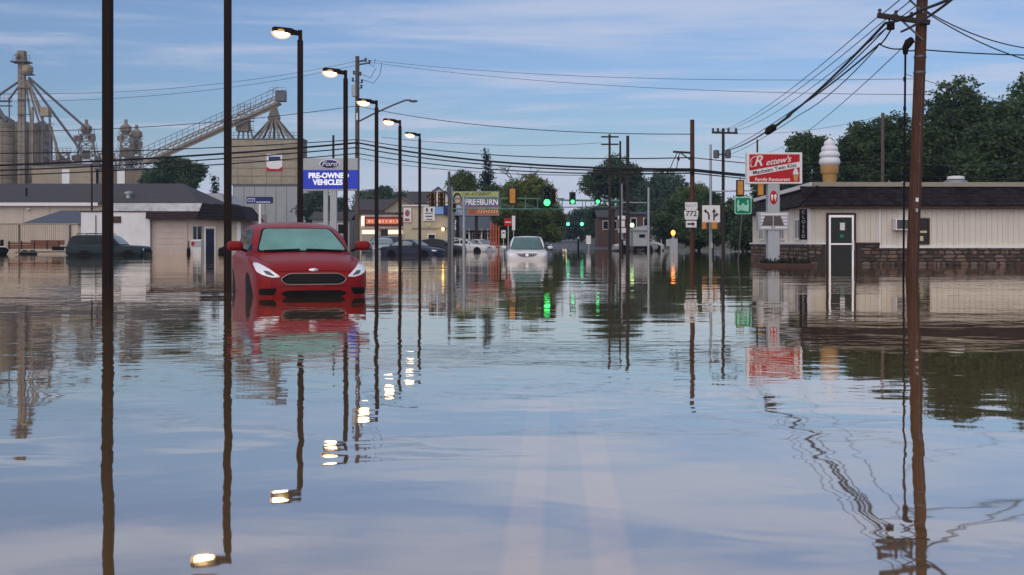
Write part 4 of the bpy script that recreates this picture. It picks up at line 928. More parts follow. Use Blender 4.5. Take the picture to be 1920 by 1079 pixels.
NAVY = paint('navy_paint', (.008, .014, .042), .35)
SEDAN2 = dict(SEDAN, paleside=True)
f = Fr(829, 74); nv, bv = vehicle('navy_sedan', 'navy blue sedan stranded beyond the lamp row', 'car', (f.loc()[0], 73, -.36), R(180 - 27), SEDAN2, NAVY, M['glass_sky'], .9)
bumper_bits(nv, bv, SEDAN, None, [(.55, .60), (.80, .62), (.82, .72), (.6, .68)])
BLACK = paint('black_paint', (.012, .013, .016), .3)
SILV = paint('silver_paint', (.33, .35, .38), .3); WH2 = paint('plain_white_paint', (.62, .63, .64), .35, .08); BLUE = paint('blue_grey_paint', (.10, .13, .17), .3)
def far_car(px, d, rz, sp, pm, name, label, z=-.35, lights=False):
    f = Fr(px, d); t, bv = vehicle(name, label, 'car', (f.loc()[0], d, z), rz, sp, pm, M['glass_sky'], .6, group='cars left on the far side of the flood')
    bumper_bits(t, bv, sp, [(-.4, .6), (.4, .6), (.38, .7), (-.38, .7)], [(.5, .66), (.74, .66), (.78, .74), (.56, .74)]); return t
far_car(872, 92, R(170), HATCH, BLACK, 'black_hatchback', 'black hatchback behind the navy sedan in front of the billboard')
far_car(918, 97, R(155), SEDAN, WH2, 'white_sedan', 'white sedan parked in front of the dark porch house', -.25)
far_car(905, 103, R(190), HATCH, WH2, 'white_hatchback', 'second white car, tucked behind the white sedan', -.2)
far_car(934, 100, R(135), SEDAN, WH2, 'white_coupe', 'white low car nose at the foot of the orange posts', -.25)
far_car(719, 84, R(97), HATCH, SILV, 'silver_car', 'pale silver car facing the water in front of the store', -.32)
far_car(695, 88, R(75), WAGON, BLUE, 'grey_suv', 'grey blue SUV next to the silver car at the store', -.35)
far_car(1024, 140, R(90), HATCH, BLUE, 'blue_hatchback', 'small dark car at the far edge behind the white crossover', -.1)
far_car(1150, 108, R(10), SEDAN, SILV, 'silver_sedan', 'silver sedan standing left of the dark street pole', -.12)
far_car(1240, 112, R(200), HATCH, WH2, 'white_compact', 'small white car under the trees behind the signal post', -.1)
far_car(1052, 260, R(90), SEDAN, SILV, 'oncoming_car', 'far oncoming car with headlights on', ground_z(12, 260))
far_car(1066, 285, R(90), SUV, BLUE, 'oncoming_suv', 'second far oncoming car with headlights on', ground_z(13, 285))
HL = glow('headlight_lit', (1.0, .78, .45), 22)
for nm, zb, d, px in (('oncoming_car', .35, 260, 1052), ('oncoming_suv', .42, 285, 1066)):
    o = [q for q in COL.objects if q.name == nm][0]
    for s in (1, -1): mb = MB(); mb.ell((-.03, s * .62, .72), .06, .22, .17, 10, 6); mb.build('headlight_lamp', HL, o, True)
# ---------------------------------------------------------------- trees
def leaf_mat(name, a, b):
    if name in MATS: return MATS[name]
    m = bpy.data.materials.new(name); m.use_nodes = True; N, L = m.node_tree.nodes, m.node_tree.links; bs = N['Principled BSDF']; bs.inputs['Roughness'].default_value = .75; bs.inputs['Specular IOR Level'].default_value = .15
    g = N.new('ShaderNodeNewGeometry'); tc = N.new('ShaderNodeTexCoord'); nz = N.new('ShaderNodeTexNoise'); nz.inputs['Scale'].default_value = .45; nz.inputs['Detail'].default_value = 3; L.new(tc.outputs['Object'], nz.inputs['Vector'])
    ad = N.new('ShaderNodeMath'); ad.operation = 'MULTIPLY_ADD'; L.new(g.outputs['Random Per Island'], ad.inputs[0]); ad.inputs[1].default_value = .55; 
    sb = N.new('ShaderNodeMath'); sb.operation = 'MULTIPLY_ADD'; L.new(nz.outputs['Fac'], sb.inputs[0]); sb.inputs[1].default_value = 1.7; sb.inputs[2].default_value = -.62; L.new(sb.outputs[0], ad.inputs[2])
    mx = N.new('ShaderNodeMix'); mx.data_type = 'RGBA'; L.new(ad.outputs[0], mx.inputs['Factor']); mx.inputs['A'].default_value = (*a, 1); mx.inputs['B'].default_value = (*b, 1); L.new(mx.outputs['Result'], bs.inputs['Base Color'])
    tl = N.new('ShaderNodeBsdfTranslucent'); L.new(mx.outputs['Result'], tl.inputs['Color']); ms = N.new('ShaderNodeMixShader'); ms.inputs[0].default_value = .25
    L.new(bs.outputs[0], ms.inputs[1]); L.new(tl.outputs[0], ms.inputs[2]); L.new(ms.outputs[0], N['Material Output'].inputs[0]); MATS[name] = m; return m
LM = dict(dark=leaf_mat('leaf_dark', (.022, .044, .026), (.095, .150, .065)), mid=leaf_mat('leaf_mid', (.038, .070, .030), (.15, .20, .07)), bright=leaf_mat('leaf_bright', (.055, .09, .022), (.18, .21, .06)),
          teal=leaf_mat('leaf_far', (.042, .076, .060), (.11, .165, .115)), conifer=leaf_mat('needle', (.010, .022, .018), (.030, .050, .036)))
BARK = mat('bark', (.055, .042, .034), .9, 0, .3, 6)
def leaf_mesh(name, blobs, n_clump, per, leaf, m, seed):
    g = np.random.default_rng(seed); vol = np.array([b[3] * b[4] * b[5] for b in blobs]) ** .75; vol /= vol.sum()
    C = []
    for b, f in zip(blobs, vol):
        n = max(int(n_clump * f), 4); u = g.normal(size=(n, 3)); u /= np.linalg.norm(u, axis=1, keepdims=True); r = g.uniform(.35, 1.04, (n, 1)) ** .6
        C.append(np.array(b[:3]) + u * r * np.array(b[3:6]))
    C = np.concatenate(C); n = len(C); cs = g.uniform(.7, 1.5, (n, 1, 1)) * leaf * 2.6
    off = g.normal(size=(n, per, 3)) * np.array([.5, .5, .36]) * cs; pos = (C[:, None, :] + off).reshape(-1, 3); k = len(pos)
    a = g.normal(size=(k, 3)); a[:, 2] *= .6; a /= np.linalg.norm(a, axis=1, keepdims=True); t = g.normal(size=(k, 3)); bb = np.cross(a, t); bb /= np.linalg.norm(bb, axis=1, keepdims=True)
    s = (leaf * g.uniform(.6, 1.35, (k, 1)))
    A, B = a * s, bb * s * .55
    v = np.stack([pos - A, pos + B * .9 - A * .1, pos + A, pos - B * .9 - A * .1], 1).reshape(-1, 3)
    me = bpy.data.meshes.new(name); me.vertices.add(len(v)); me.vertices.foreach_set('co', v.astype(np.float32).ravel())
    me.loops.add(4 * k); me.loops.foreach_set('vertex_index', np.arange(4 * k, dtype=np.int32)); me.polygons.add(k); me.polygons.foreach_set('loop_start', np.arange(0, 4 * k, 4, dtype=np.int32))
    me.update(calc_edges=True); me.materials.append(m); return me
def tree(px, d, top_py, wpx, label, m='mid', bottom_py=None, seed=0, leaf=None, dens=1.0, group='trees beyond the flood', name='leafy_tree', base=None, squash=1.0, nb=9):
    p = F / d; H = CZ + (HY - top_py) / p; W = wpx / p / 2; x = (px - CX) / p; zg = ground_z(x, d)
    t = thing(name, label, 'tree', (x, d, zg), 0, group); H -= zg; cb = (CZ + (HY - bottom_py) / p - zg) if bottom_py else H * .28
    rr = random.Random(seed * 13 + 5); blobs = []
    ch = (H - cb) / 2; cc = cb + ch
    blobs.append((0, 0, cc, W * .62, W * .62, ch * .72))
    for k in range(nb):
        a = 2 * math.pi * k / nb + rr.uniform(-.4, .4); e = rr.uniform(-.75, .95); rad = math.sqrt(max(1 - e * e * .8, .1))
        s_ = rr.uniform(.30, .46)
        blobs.append((math.cos(a) * W * rad * (1 - s_ * .9), math.sin(a) * W * rad * (1 - s_ * .9), cc + e * ch * (1 - s_ * .8), W * s_ * 1.05, W * s_ * 1.05, ch * s_))
    blobs.append((rr.uniform(-.25, .25) * W, 0, cc + ch * .70, W * .36, W * .36, ch * .30))
    leaf = leaf or max(.16, 2.6 / p); n = int(dens * 55 * W * ch / (leaf * leaf * 9) )
    n = max(120, min(n, 900)); put('crown', leaf_mesh('crown', blobs, n, 22, leaf, LM[m], seed + 3), t)
    mb = MB(); r0 = max(W * .07, .12); mb.tube([(0, 0, -.3), (.02, 0, cb * .6), (W * .05, 0, cc), (W * .02, 0, cc + ch * .5)], [r0 * 1.3, r0, r0 * .6, r0 * .2], 8)
    for k in range(6):
        a = rr.uniform(0, 6.28); z0 = cb * .7 + (cc - cb * .7) * rr.random(); mb.tube([(0, 0, z0), (math.cos(a) * W * .35, math.sin(a) * W * .35, z0 + ch * .35), (math.cos(a) * W * .7, math.sin(a) * W * .7, z0 + ch * .6)], [r0 * .45, r0 * .3, r0 * .08], 6)
    mb.build('trunk', BARK, t, True); return t
def conifer(px, d, top_py, wpx, label, seed=0, base_py=None):
    p = F / d; H = CZ + (HY - top_py) / p; W = wpx / p / 2; x = (px - CX) / p; zg = ground_z(x, d); t = thing('conifer_tree', label, 'tree', (x, d, zg), 0, 'trees beyond the flood'); H -= zg
    g = random.Random(seed); blobs = []
    for k in range(16):
        e = k / 15; z = H * (.12 + .86 * e); w = W * (1 - e) ** .85 + .15
        for j in range(4 if e < .8 else 1):
            a = g.uniform(0, 6.28); blobs.append((math.cos(a) * w * .5, math.sin(a) * w * .5, z - w * .15, w * .55, w * .55, H * .035))
    put('crown', leaf_mesh('crown', blobs, 420, 22, max(.18, 2.2 / p), LM['conifer'], seed), t)
    mb = MB(); mb.tube([(0, 0, -.3), (0, 0, H * .5), (0, 0, H * .99)], [W * .1, W * .06, .02], 7); mb.build('trunk', BARK, t, True)
G1 = 'big dark trees behind the restaurant'
tree(1815, 82, 140, 190, 'tall dark tree rising behind the leaning utility pole', 'dark', 375, 1, group=G1, dens=1.6, nb=12)
tree(1925, 86, 126, 200, 'tallest dark tree at the photo edge behind the restaurant roof vents', 'dark', 375, 2, group=G1, dens=1.6, nb=12)
tree(2060, 90, 140, 180, 'dark tree past the photo edge beside the tallest one', 'dark', 350, 9, group=G1)
tree(1870, 74, 235, 150, 'lower dark tree in front of the tallest ones behind the roof vents', 'dark', 370, 3, group=G1, dens=1.3)
tree(1672, 88, 212, 170, 'rounded dark tree behind the thin riser pipe', 'dark', 385, 4, group=G1, dens=1.5, nb=12)
tree(1745, 92, 225, 150, 'dark tree filling the gap behind the leaning pole', 'dark', 385, 5, group=G1, dens=1.3)
tree(1610, 92, 238, 120, 'dark tree just behind the giant cone', 'dark', 385, 6, group=G1, dens=1.4)
tree(1515, 94, 252, 110, 'smaller dark tree between red sign and giant cone', 'dark', 385, 7, group=G1, dens=1.4)
tree(1450, 112, 300, 90, 'small dark tree showing behind the red sign', 'dark', 400, 8, group=G1)
G2 = 'trees behind the street signs'
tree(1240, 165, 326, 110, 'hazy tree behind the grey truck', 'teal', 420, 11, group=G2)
tree(1300, 128, 345, 90, 'green tree behind the route 772 pole', 'mid', 440, 12, group=G2)
tree(1262, 122, 372, 90, 'low green tree behind the orange signal light', 'dark', 462, 13, group=G2, dens=1.4)
tree(1335, 118, 362, 90, 'green tree behind the lane arrow sign', 'dark', 462, 14, group=G2, dens=1.4)
tree(1392, 125, 368, 80, 'green tree behind the green square sign', 'mid', 462, 15, group=G2, dens=1.4)
tree(1310, 112, 405, 100, 'low shrubby tree at the waterline behind the route signs', 'dark', 470, 16, group=G2, dens=1.4)
tree(1400, 100, 410, 60, 'shrub-like tree against the restaurant side wall', 'dark', 472, 17, group=G2)
tree(1148, 150, 288, 116, 'broad round dark tree over the street beyond the signals', 'dark', 392, 21, dens=1.5, nb=13)
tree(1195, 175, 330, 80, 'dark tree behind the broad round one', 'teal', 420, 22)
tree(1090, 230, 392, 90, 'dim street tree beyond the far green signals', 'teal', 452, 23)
tree(1050, 235, 400, 60, 'dark roadside tree above the far headlights', 'dark', 454, 24, dens=1.3)
tree(1128, 195, 385, 56, 'roadside tree in front of the brick house', 'dark', 455, 25)
tree(990, 120, 328, 110, 'yellow green tree behind the signal truss', 'bright', 440, 26, dens=1.3, nb=12)
tree(1018, 128, 372, 76, 'green tree beneath the big green signal', 'bright', 455, 27, dens=1.3)
tree(962, 112, 385, 90, 'dark green tree under the truss behind the white crossover', 'mid', 460, 28, dens=1.3)
tree(1010, 116, 398, 90, 'low green tree just above the white crossover', 'mid', 462, 29, dens=1.3)
tree(868, 138, 318, 66, 'small green tree behind the billboard portrait', 'mid', 440, 30)
tree(935, 140, 345, 80, 'leafy tree between the conifer and the yellow green tree', 'dark', 440, 31)
conifer(911, 145, 283, 74, 'dark conifer rising behind the billboard', 33)
conifer(403, 190, 334, 26, 'small distant conifer beside the grain bin building', 34)
tree(336, 150, 298, 105, 'dark round tree below the conveyor', 'dark', 372, 35, dens=1.6, nb=12)
tree(290, 160, 320, 60, 'dark tree behind the elevator machinery', 'dark', 372, 36)
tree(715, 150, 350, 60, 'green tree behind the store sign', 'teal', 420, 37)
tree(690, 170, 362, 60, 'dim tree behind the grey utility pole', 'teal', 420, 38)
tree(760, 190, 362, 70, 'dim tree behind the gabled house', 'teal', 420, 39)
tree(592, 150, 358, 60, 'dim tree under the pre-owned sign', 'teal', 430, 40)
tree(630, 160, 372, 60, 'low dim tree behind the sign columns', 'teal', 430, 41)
# bare branching tree over the yellow green one
p = F / 150; bt = thing('bare_tree', 'bare branching treetop above the yellow green tree', 'tree', ((972 - CX) / p, 150, ground_z(0, 150)), 0, 'trees beyond the flood')
mb = MB(); rr = random.Random(4)
def branch(a, dirv, L, r, lv):
    b = a + dirv * L; mb.tube([a, (a + b) / 2 + Vector((rr.uniform(-.1, .1), 0, 0)) * L, b], [r, r * .8, r * .6], 5)
    if lv:
        for _ in range(3 if lv > 1 else 4): branch(b - dirv * L * rr.uniform(0, .4), (dirv + Vector((rr.uniform(-.9, .9), rr.uniform(-.9, .9), rr.uniform(-.1, .5)))).normalized(), L * rr.uniform(.55, .75), r * .6, lv - 1)
branch(Vector((0, 0, -.3)), Vector((0, 0, 1)), 6.0, .22, 0); branch(Vector((0, 0, 5.5)), Vector((0, 0, 1)), 3.2, .16, 4); mb.build('branches', BARK, bt)
# far wooded rise closing the view
me = leaf_mesh('far_woods', [(x_, 520 + (k % 3) * 25, 4 + 3 * math.sin(k * 1.7), 26, 12, 8 + 3 * math.sin(k * 2.3)) for k, x_ in enumerate(range(-330, 340, 22))], 2600, 14, 1.1, LM['teal'], 77)
o = put('far_woods', me); o['kind'] = 'stuff'; o['label'] = 'distant wooded rise along the horizon'
# ---------------------------------------------------------------- grain elevator
def ring_bin(px, d, wpx, top_py, label, m, rings, roof=True, name='grain_bin'):
    f = Fr(px, d); t = thing(name, label, 'grain bin', f.loc(), 0, 'bins of the grain elevator'); r = wpx / f.p / 2; H = f.z(top_py); h = H / rings
    me = MB().lathe([(r * .985, 0), (r, h * .1), (r, h * .9), (r * .985, h)], 28).mesh('ring', M[m], True)
    for k in range(-1, rings): put('ring', me, t, (0, 0, k * h))
    if roof: mb = MB(); mb.lathe([(r * 1.01, H), (r * .6, H + r * .25), (r * .15, H + r * .42), (r * .12, H + r * .5)], 24); mb.build('roof', M['steel_dark'], t, True)
    for a in (-2.4, -1.9, -1.3, -.8): mb = MB(); mb.bar((math.cos(a) * r * 1.01, math.sin(a) * r * 1.01, 0), (math.cos(a) * r * 1.01, math.sin(a) * r * 1.01, H), .12); mb.build('stiffener', M['rust'], t)
    return t
DE = 205.0; fe = Fr(0, DE); ex, ez = (lambda px: (px - CX) / F * DE), fe.z
ring_bin(-8, DE, 66, 226, 'tan ringed grain bin cut by the photo edge', 'bin', 15)
ring_bin(42, DE + 10, 46, 236, 'darker grain bin behind the elevator leg', 'bin_dark', 13)
ring_bin(76, DE + 4, 42, 238, 'weathered brown grain bin beside the elevator leg', 'bin_dark', 13)
def steel(name, label, parts, loc=(0, 0, 0), cat='grain machinery'):
    t = thing(name, label, cat, loc, 0, 'steelwork of the grain elevator')
    for nm, mb, m in parts: mb.build(nm, M[m], t)['kind'] = 'stuff'
    return t
def pt(px, py, dd=0): return Vector((ex(px) * (DE + dd) / DE, DE + dd, CZ + (HY - py) / F * (DE + dd)))
def rail(mb, a, b, h=1.1, n=5, r=.05):
    a, b = Vector(a), Vector(b)
    for k in range(n + 1): q = a.lerp(b, k / n); mb.bar(q, q + Vector((0, 0, h)), r)
    mb.bar(a + Vector((0, 0, h)), b + Vector((0, 0, h)), r); mb.bar(a + Vector((0, 0, h / 2)), b + Vector((0, 0, h / 2)), r)
# leg tower with head and spouts
mb1 = MB(); mb1.bar(pt(37.5, 470, -3), pt(37.5, 98, -3), .62); mb1.bar(pt(44.5, 470, -3), pt(44.5, 100, -3), .62)
mb2 = MB(); mb2.bar(pt(34, 112, -3), pt(48, 112, -3), 1.5, 1.2); mb2.box(*pt(41, 103, -3), 1.3, 1.2, 1.4); mb2.bar(pt(30, 106, -4), pt(35, 104, -4), .7)
mb3 = MB(); mb3.bar(pt(24, 117, -3), pt(56, 117, -3), 2.4, .22); rail(mb3, pt(24, 116, -4.1), pt(56, 116, -4.1), 1.2, 6); rail(mb3, pt(24, 116, -2), pt(56, 116, -2), 1.2, 6)
mb3.bar(pt(44, 140, -3), pt(62, 140, -3), 1.6, .2); rail(mb3, pt(46, 140, -3.8), pt(62, 140, -3.8), 1.2, 4)
mb4 = MB(); mb4.lathe([(.5, 0), (1.0, .8), (1.0, 1.6), (.3, 2.2)], 10, tuple(pt(52, 142, -3)))
mb5 = MB()
for k in range(24): q = pt(41, 130 + k * 8.5, -3.3); mb5.bar(q + Vector((-.5, 0, 0)), q + Vector((.5, 0, 0)), .06)
for y in (165, 187, 215): mb5.bar(pt(33, y, -3.5), pt(56, y, -3.5), .3, .15)
steel('grain_tower', 'tall grain elevator leg tower with platforms on top', [('casing', mb1, 'rust'), ('head', mb2, 'rust'), ('platform', mb3, 'steel_dark'), ('distributor', mb4, 'bin'), ('ladder', mb5, 'steel_dark')])
t = thing('grain_spouts', 'fan of steel spouts spreading down from the elevator leg', 'grain spouts', pt(50, 146, -3), 0, 'steelwork of the grain elevator')
o0 = pt(50, 146, -3)
for (a, b, c, e, r) in ((54, 146, 162, 241, .24), (54, 150, 152, 283, .24), (46, 146, -40, 205, .22), (46, 148, 16, 188, .2), (51, 150, 80, 212, .22), (50, 152, 74, 232, .2), (48, 152, 60, 240, .2), (53, 150, 92, 262, .2)):
    mb = MB(); mb.tube([pt(a, b, -3) - o0, pt(c, e, -3) - o0], r, 7); mb.build('spout', M['steel_dark' if a > 53 or a < 47 else 'rust'], t, True)
mbA = MB(); mbA.bar(pt(-20, 190, -2), pt(20, 190, -2), .8, .25); mbA.bar(pt(-20, 199, -2), pt(22, 199, -2), .6, .2); rail(mbA, pt(-20, 190, -2.4), pt(22, 190, -2.4), 1.2, 6); mbA.bar(pt(17, 190, -2), pt(18, 240, -2), .2); mbA.bar(pt(-2, 205, -2), pt(12, 228, -2), .5)
steel('catwalk', 'short catwalk above the ringed grain bin', [('walkway', mbA, 'steel_dark')])
mbA = MB(); mbA.box(*pt(86, 210, -4), 1.5, 1.6, 1.7); mbB = MB()
for dx in (80, 93): mbB.bar(pt(dx, 218, -4), pt(dx + (3 if dx > 86 else 0), 330, -4), .3)
for k in range(7): mbB.bar(pt(80, 225 + k * 15, -4), pt(95, 240 + k * 15, -4), .16); mbB.bar(pt(79, 218 + k * 15, -4.1), pt(101, 218 + k * 15, -4.1), .14)
mbC = MB(); mbC.bar(pt(61, 201, -4), pt(61, 330, -4), .35); mbC.bar(pt(57, 215, -4), pt(57, 330, -4), .2); mbC.tube([pt(94, 240, -4), pt(104, 268, -4), pt(110, 300, -4)], .28, 6)
steel('hopper_tower', 'small boxed hopper tower on steel legs beside the weathered bin', [('hopper', mbA, 'bin'), ('frame', mbB, 'steel_dark'), ('downpipe', mbC, 'rust')])
def lattice(cx, top, bot, w0, w1, label, seed, head=True):
    rr = random.Random(seed); A = MB(); B = MB(); C = MB()
    for s in (-1, 1): A.bar(pt(cx + s * w0 / 2, top), pt(cx + s * w1 / 2, bot), .32); A.bar(pt(cx + s * w0 / 2, top, 4), pt(cx + s * w1 / 2, bot, 4), .28)
    n = max(int((bot - top) / 12), 2)
    for k in range(n):
        e0, e1 = k / n, (k + 1) / n; a, b = top + (bot - top) * e0, top + (bot - top) * e1; wa, wb_ = w0 + (w1 - w0) * e0, w0 + (w1 - w0) * e1
        A.bar(pt(cx - wa / 2, a), pt(cx + wb_ / 2, b), .16); A.bar(pt(cx + wa / 2, a), pt(cx - wb_ / 2, b), .16); A.bar(pt(cx - wa / 2 - 4, a), pt(cx + wa / 2 + 4, a), .22)
        rail(C, pt(cx - wa / 2 - 5, a, -1), pt(cx + wa / 2 + 5, a, -1), 1.0, 4, .07)
    if head: B.lathe([(.5, -.6), (1.1, .2), (1.1, 1.0), (.35, 1.6), (.3, 2.4)], 8, tuple(pt(cx, top - 4, 1)))
    for _ in range(6): q = pt(cx + rr.uniform(-w1, w1) * .4, rr.uniform(top + 6, bot), 2); B.box(*q, rr.uniform(.6, 1.6), 1.0, rr.uniform(.6, 1.8))
    steel('lattice_tower', label, [('frame', A, 'rust'), ('machinery', B, 'rust'), ('railing', C, 'steel_dark')])
lattice(162, 252, 330, 20, 46, 'splayed lattice tower with hopper head under the long spouts', 1)
lattice(236, 252, 330, 16, 26, 'taller dark machinery tower beside the first lamp post', 2)
lattice(256, 262, 330, 12, 18, 'narrow machinery tower next to the dark one', 3)
lattice(118, 288, 330, 20, 30, 'low machinery frame between bins and lattice tower', 4, False)
lattice(200, 288, 330, 26, 44, 'low machinery frame hidden behind the first lamp post', 5, False)
# low sheds under the machinery
for (a, b, y0, lb, m) in ((60, 185, 310, 'low tan elevator shed with a white door', 'bin'), (180, 272, 318, 'low weathered elevator shed beneath the machinery', 'bin_dark')):
    f = Fr((a + b) / 2, DE - 8); t = thing('elevator_shed', lb, 'shed', f.loc(), 0, 'sheds of the grain elevator'); w = (b - a) / f.p
    mb = MB(); mb.rng(-w / 2, w / 2, 0, 9, -1, f.z(y0)); mb.build('wall', M[m], t)
    mb = MB(); mb.rng(-w / 2 - .2, w / 2 + .2, -.3, 9.2, f.z(y0), f.z(y0) + .3); mb.build('roof', M['steel_dark'], t)
    mb = MB(); mb.rng(-.6, .8, -.1, .05, f.z(345), f.z(318)); mb.build('door', M['white'], t)
# conveyor gallery
C0, C1 = pt(268, 306, -2), pt(522, 192, -2)
A = MB(); B = MB(); Cc = MB()
up_ = Vector((0, 0, 1.7))
for off in (Vector((0, 0, 0)), Vector((0, 2.2, 0))):
    A.bar(C0 + off, C1 + off, .55, .5); A.bar(C0 + off + up_ * .8, C1 + off + up_ * .8, .22)
n = 24
for k in range(n): a, b = C0.lerp(C1, k / n), C0.lerp(C1, (k + 1) / n); A.bar(a, b + up_ * .8, .12); B.bar(a + up_ * .8, a + up_ * 1.7, .07); A.bar(a, a - Vector((0, 0, .8)), .12); A.bar(a - Vector((0, 0, .8)), b - Vector((0, 0, .8)), .18)
B.bar(C0 + up_ * 1.7, C1 + up_ * 1.7, .08); B.bar(C0 + up_ * 1.3, C1 + up_ * 1.3, .06)
Cc.box(*(C1 + Vector((.4, .5, 1.2))), 1.8, 2, 2.0); rail(Cc, C1 + Vector((-1.6, -.6, 1.6)), C1 + Vector((1.6, -.6, 1.6)), 1.1, 4)
steel('conveyor', 'long inclined conveyor gallery climbing to the bin building roof', [('gallery', A, 'rust'), ('railing', B, 'steel_dark'), ('drive_house', Cc, 'steel_dark')])
A = MB()
for s in (446, 456, 466, 474): A.bar(pt(s, 262), pt(458 + (s - 458) * .5, 222), .3)
for y in (215, 228, 245): A.bar(pt(444, y), pt(476, y), .22); rail(A, pt(444, y, -1), pt(476, y, -1), 1.0, 5, .07)
A.box(*pt(456, 236), 2.4, 2, 2.2); rail(A, pt(445, 205), pt(476, 205), 1.0, 5, .08)
steel('conveyor_tower', 'steel support tower under the conveyor on the bin building', [('frame', A, 'rust')])
ap = pt(514, 214, 2); A = MB(); B = MB(); B.lathe([(.35, 1.6), (.7, .8), (1.0, 0), (1.2, -.9), (.9, -1.2)], 10, tuple(ap))
t = thing('spout_cone', 'cone of steel spouts fanning onto the bin building roof', 'grain spouts', ap, 0, 'steelwork of the grain elevator')
mb = MB(); mb.lathe([(.35, 2.0), (.7, 1.0), (1.0, 0), (1.3, -.9), (.9, -1.4)], 10); mb.build('distributor', M['bin'], t, True)
for k, s in enumerate((472, 482, 492, 503, 514, 524, 534, 544, 553)):
    q = pt(s, 263, -4 if k % 2 else 6) - ap; mb = MB(); mb.tube([(q.x * .06, q.y * .1, -.6), tuple(q)], .26, 6); mb.build('spout', M['rust'], t, True)
for k in range(5): y = 222 + k * 9; hw = 4 + k * 2; mb = MB(); mb.bar(pt(514 - hw, y, 1) - ap, pt(514 + hw, y, 1) - ap, .1); mb.build('rung', M['steel_dark'], t)
# tan bin building over a grey block
f = Fr(500, 198); t = thing('bin_building', 'square tan panelled bin building with white and red emblem on grey block', 'grain building', f.loc(), 0)
X, Z = f.x, f.z
mb = MB(); mb.rng(X(430), X(568), .12, 4, Z(346), Z(262)); mb.build('bin_core', M['bin_dark'], t)
cols = [430, 446, 472.5, 500, 527.5, 555, 568]; rows = [262, 274.5, 288, 302, 316, 331, 346]
for i in range(6):
    for j in range(6): mb = MB(); mb.rng(X(cols[i]) + .03, X(cols[i + 1]) - .03, 0, .125, Z(rows[j + 1]) + .07, Z(rows[j]) - .03); mb.build('panel', M['bin'], t)
mb = MB(); mb.rng(X(429), X(569), -.1, 4.1, Z(262), Z(260)); mb.build('roof_edge', M['steel_dark'], t)
mb = MB(); rail(mb, (X(430), 0, Z(260)), (X(568), 0, Z(260)), 1.1, 16, .06); mb.build('railing', M['steel_dark'], t)
mb = MB(); mb.rng(X(438), X(579), -.3, 4, -1, Z(350)); mb.build('block', M['grey_panel'], t)
mb = MB(); mb.rng(X(437), X(580), -.35, 4.05, Z(350), Z(346)); mb.build('ledge', M['steel_dark'], t)
for a in range(8): x_ = 438 + a * 20; mb = MB(); mb.rng(X(x_) - .03, X(x_) + .03, -.34, -.29, 0, Z(350)); mb.build('joint', M['steel_dark'], t)
mb = MB(); mb.prism([(X(500), Z(289)), (X(529.5), Z(289)), (X(529.5), Z(313)), (X(523), Z(317)), (X(507), Z(317)), (X(500), Z(313))], -.12, -.02); em = mb.build('emblem', M['signwhite'], t)
mb = MB(); mb.prism([(X(500), Z(313)), (X(507), Z(317)), (X(523), Z(317)), (X(529.5), Z(313)), (X(529.5), Z(321)), (X(500), Z(321))], -.125, -.02); mb.build('emblem_band', M['signred'], em)
mb = MB(); mb.rng(X(504), X(526), -.15, -.11, Z(301), Z(294)); mb.build('emblem_mark', M['signnavy'], em)
f = Fr(372, 140); t = thing('low_building', 'low building with pale metal roof in front of the tan bin building', 'building', f.loc()); X, Z = f.x, f.z
mb = MB(); mb.rng(X(330), X(420), 0, 8, -1, Z(382)); mb.build('wall', M['grey_panel'], t)
mb = MB(); mb.prism([(X(322), Z(381)), (X(424), Z(381)), (X(414), Z(363)), (X(330), Z(363))], -.2, 9); mb.build('roof', mat('pale_metal_roof', (.42, .42, .44), .6), t)

# ---------------------------------------------------------------- long beige building with dark roof
f = Fr(160, 112); X, Z = f.x, f.z
t = thing('long_building', 'long beige building with dark grey gable roof behind the garage', 'building', f.loc())
mb = MB(); mb.rng(X(-160), X(372), 0, 14, -1, Z(382)); mb.build('wall', M['beige'], t)
zr1, ze1 = Z(343), Z(381)
mb = MB(); mb.add([(X(-170), -.5, ze1), (X(376), -.5, ze1), (X(305), 7, zr1 + .3), (X(-170), 7, zr1 + .3), (X(376), 14.5, ze1), (X(-170), 14.5, ze1)], [(0, 1, 2, 3), (3, 2, 4, 5), (1, 4, 2)]); mb.build('roof', M['roof'], t)
mb = MB(); mb.rng(X(-170), X(187), -.56, -.44, ze1 - .32, ze1 + .02); mb.build('eave_gutter', M['signwhite'], t)
for x_ in range(-100, 190, 48): mb = MB(); mb.rng(X(x_), X(x_) + .03, -.03, .0, 0, ze1 - .3); mb.build('panel_seam', M['fascia'], t)
mb = MB(); mb.ell((X(55), -.25, Z(393)), .16, .16, .12, 10, 6); mb.build('wall_lamp', M['signwhite'], t, True)
mb = MB(); mb.rng(X(39.5), X(42), 1, 1.2, Z(368), Z(352)); mb.build('roof_pipe', M['black'], t)
mb = MB(); mb.lathe([(.32, Z(372)), (.32, Z(364)), (.5, Z(363)), (.5, Z(360)), (.1, Z(357))], 12, (X(232), 1.5, 0)); mb.build('roof_vent', M['steel'], t, True)
for q in (262, 281): mb = MB(); mb.rng(X(q), X(q) + .3, 1.5, 1.8, Z(376), Z(369)); mb.build('roof_pipe', M['black'], t)
f = Fr(98, 94); X, Z = f.x, f.z
t = thing('lean_to_shed', 'low shed with slate blue roof between fence and white garage', 'shed', f.loc())
mb = MB(); mb.rng(X(42), X(160), .5, 7, -1, Z(420)); mb.build('wall', M['beige'], t)
mb = MB(); mb.add([(X(38), 0, Z(420)), (X(160), 0, Z(420)), (X(160), 4.5, Z(392)), (X(74), 4.5, Z(392)), (X(160), 7, Z(392)), (X(74), 7, Z(392)), (X(38), 7.4, Z(420))], [(0, 1, 2, 3), (3, 2, 4, 5), (0, 3, 5, 6)]); mb.build('roof', M['roof_blue'], t)
f = Fr(0, 88); X, Z = f.x, f.z
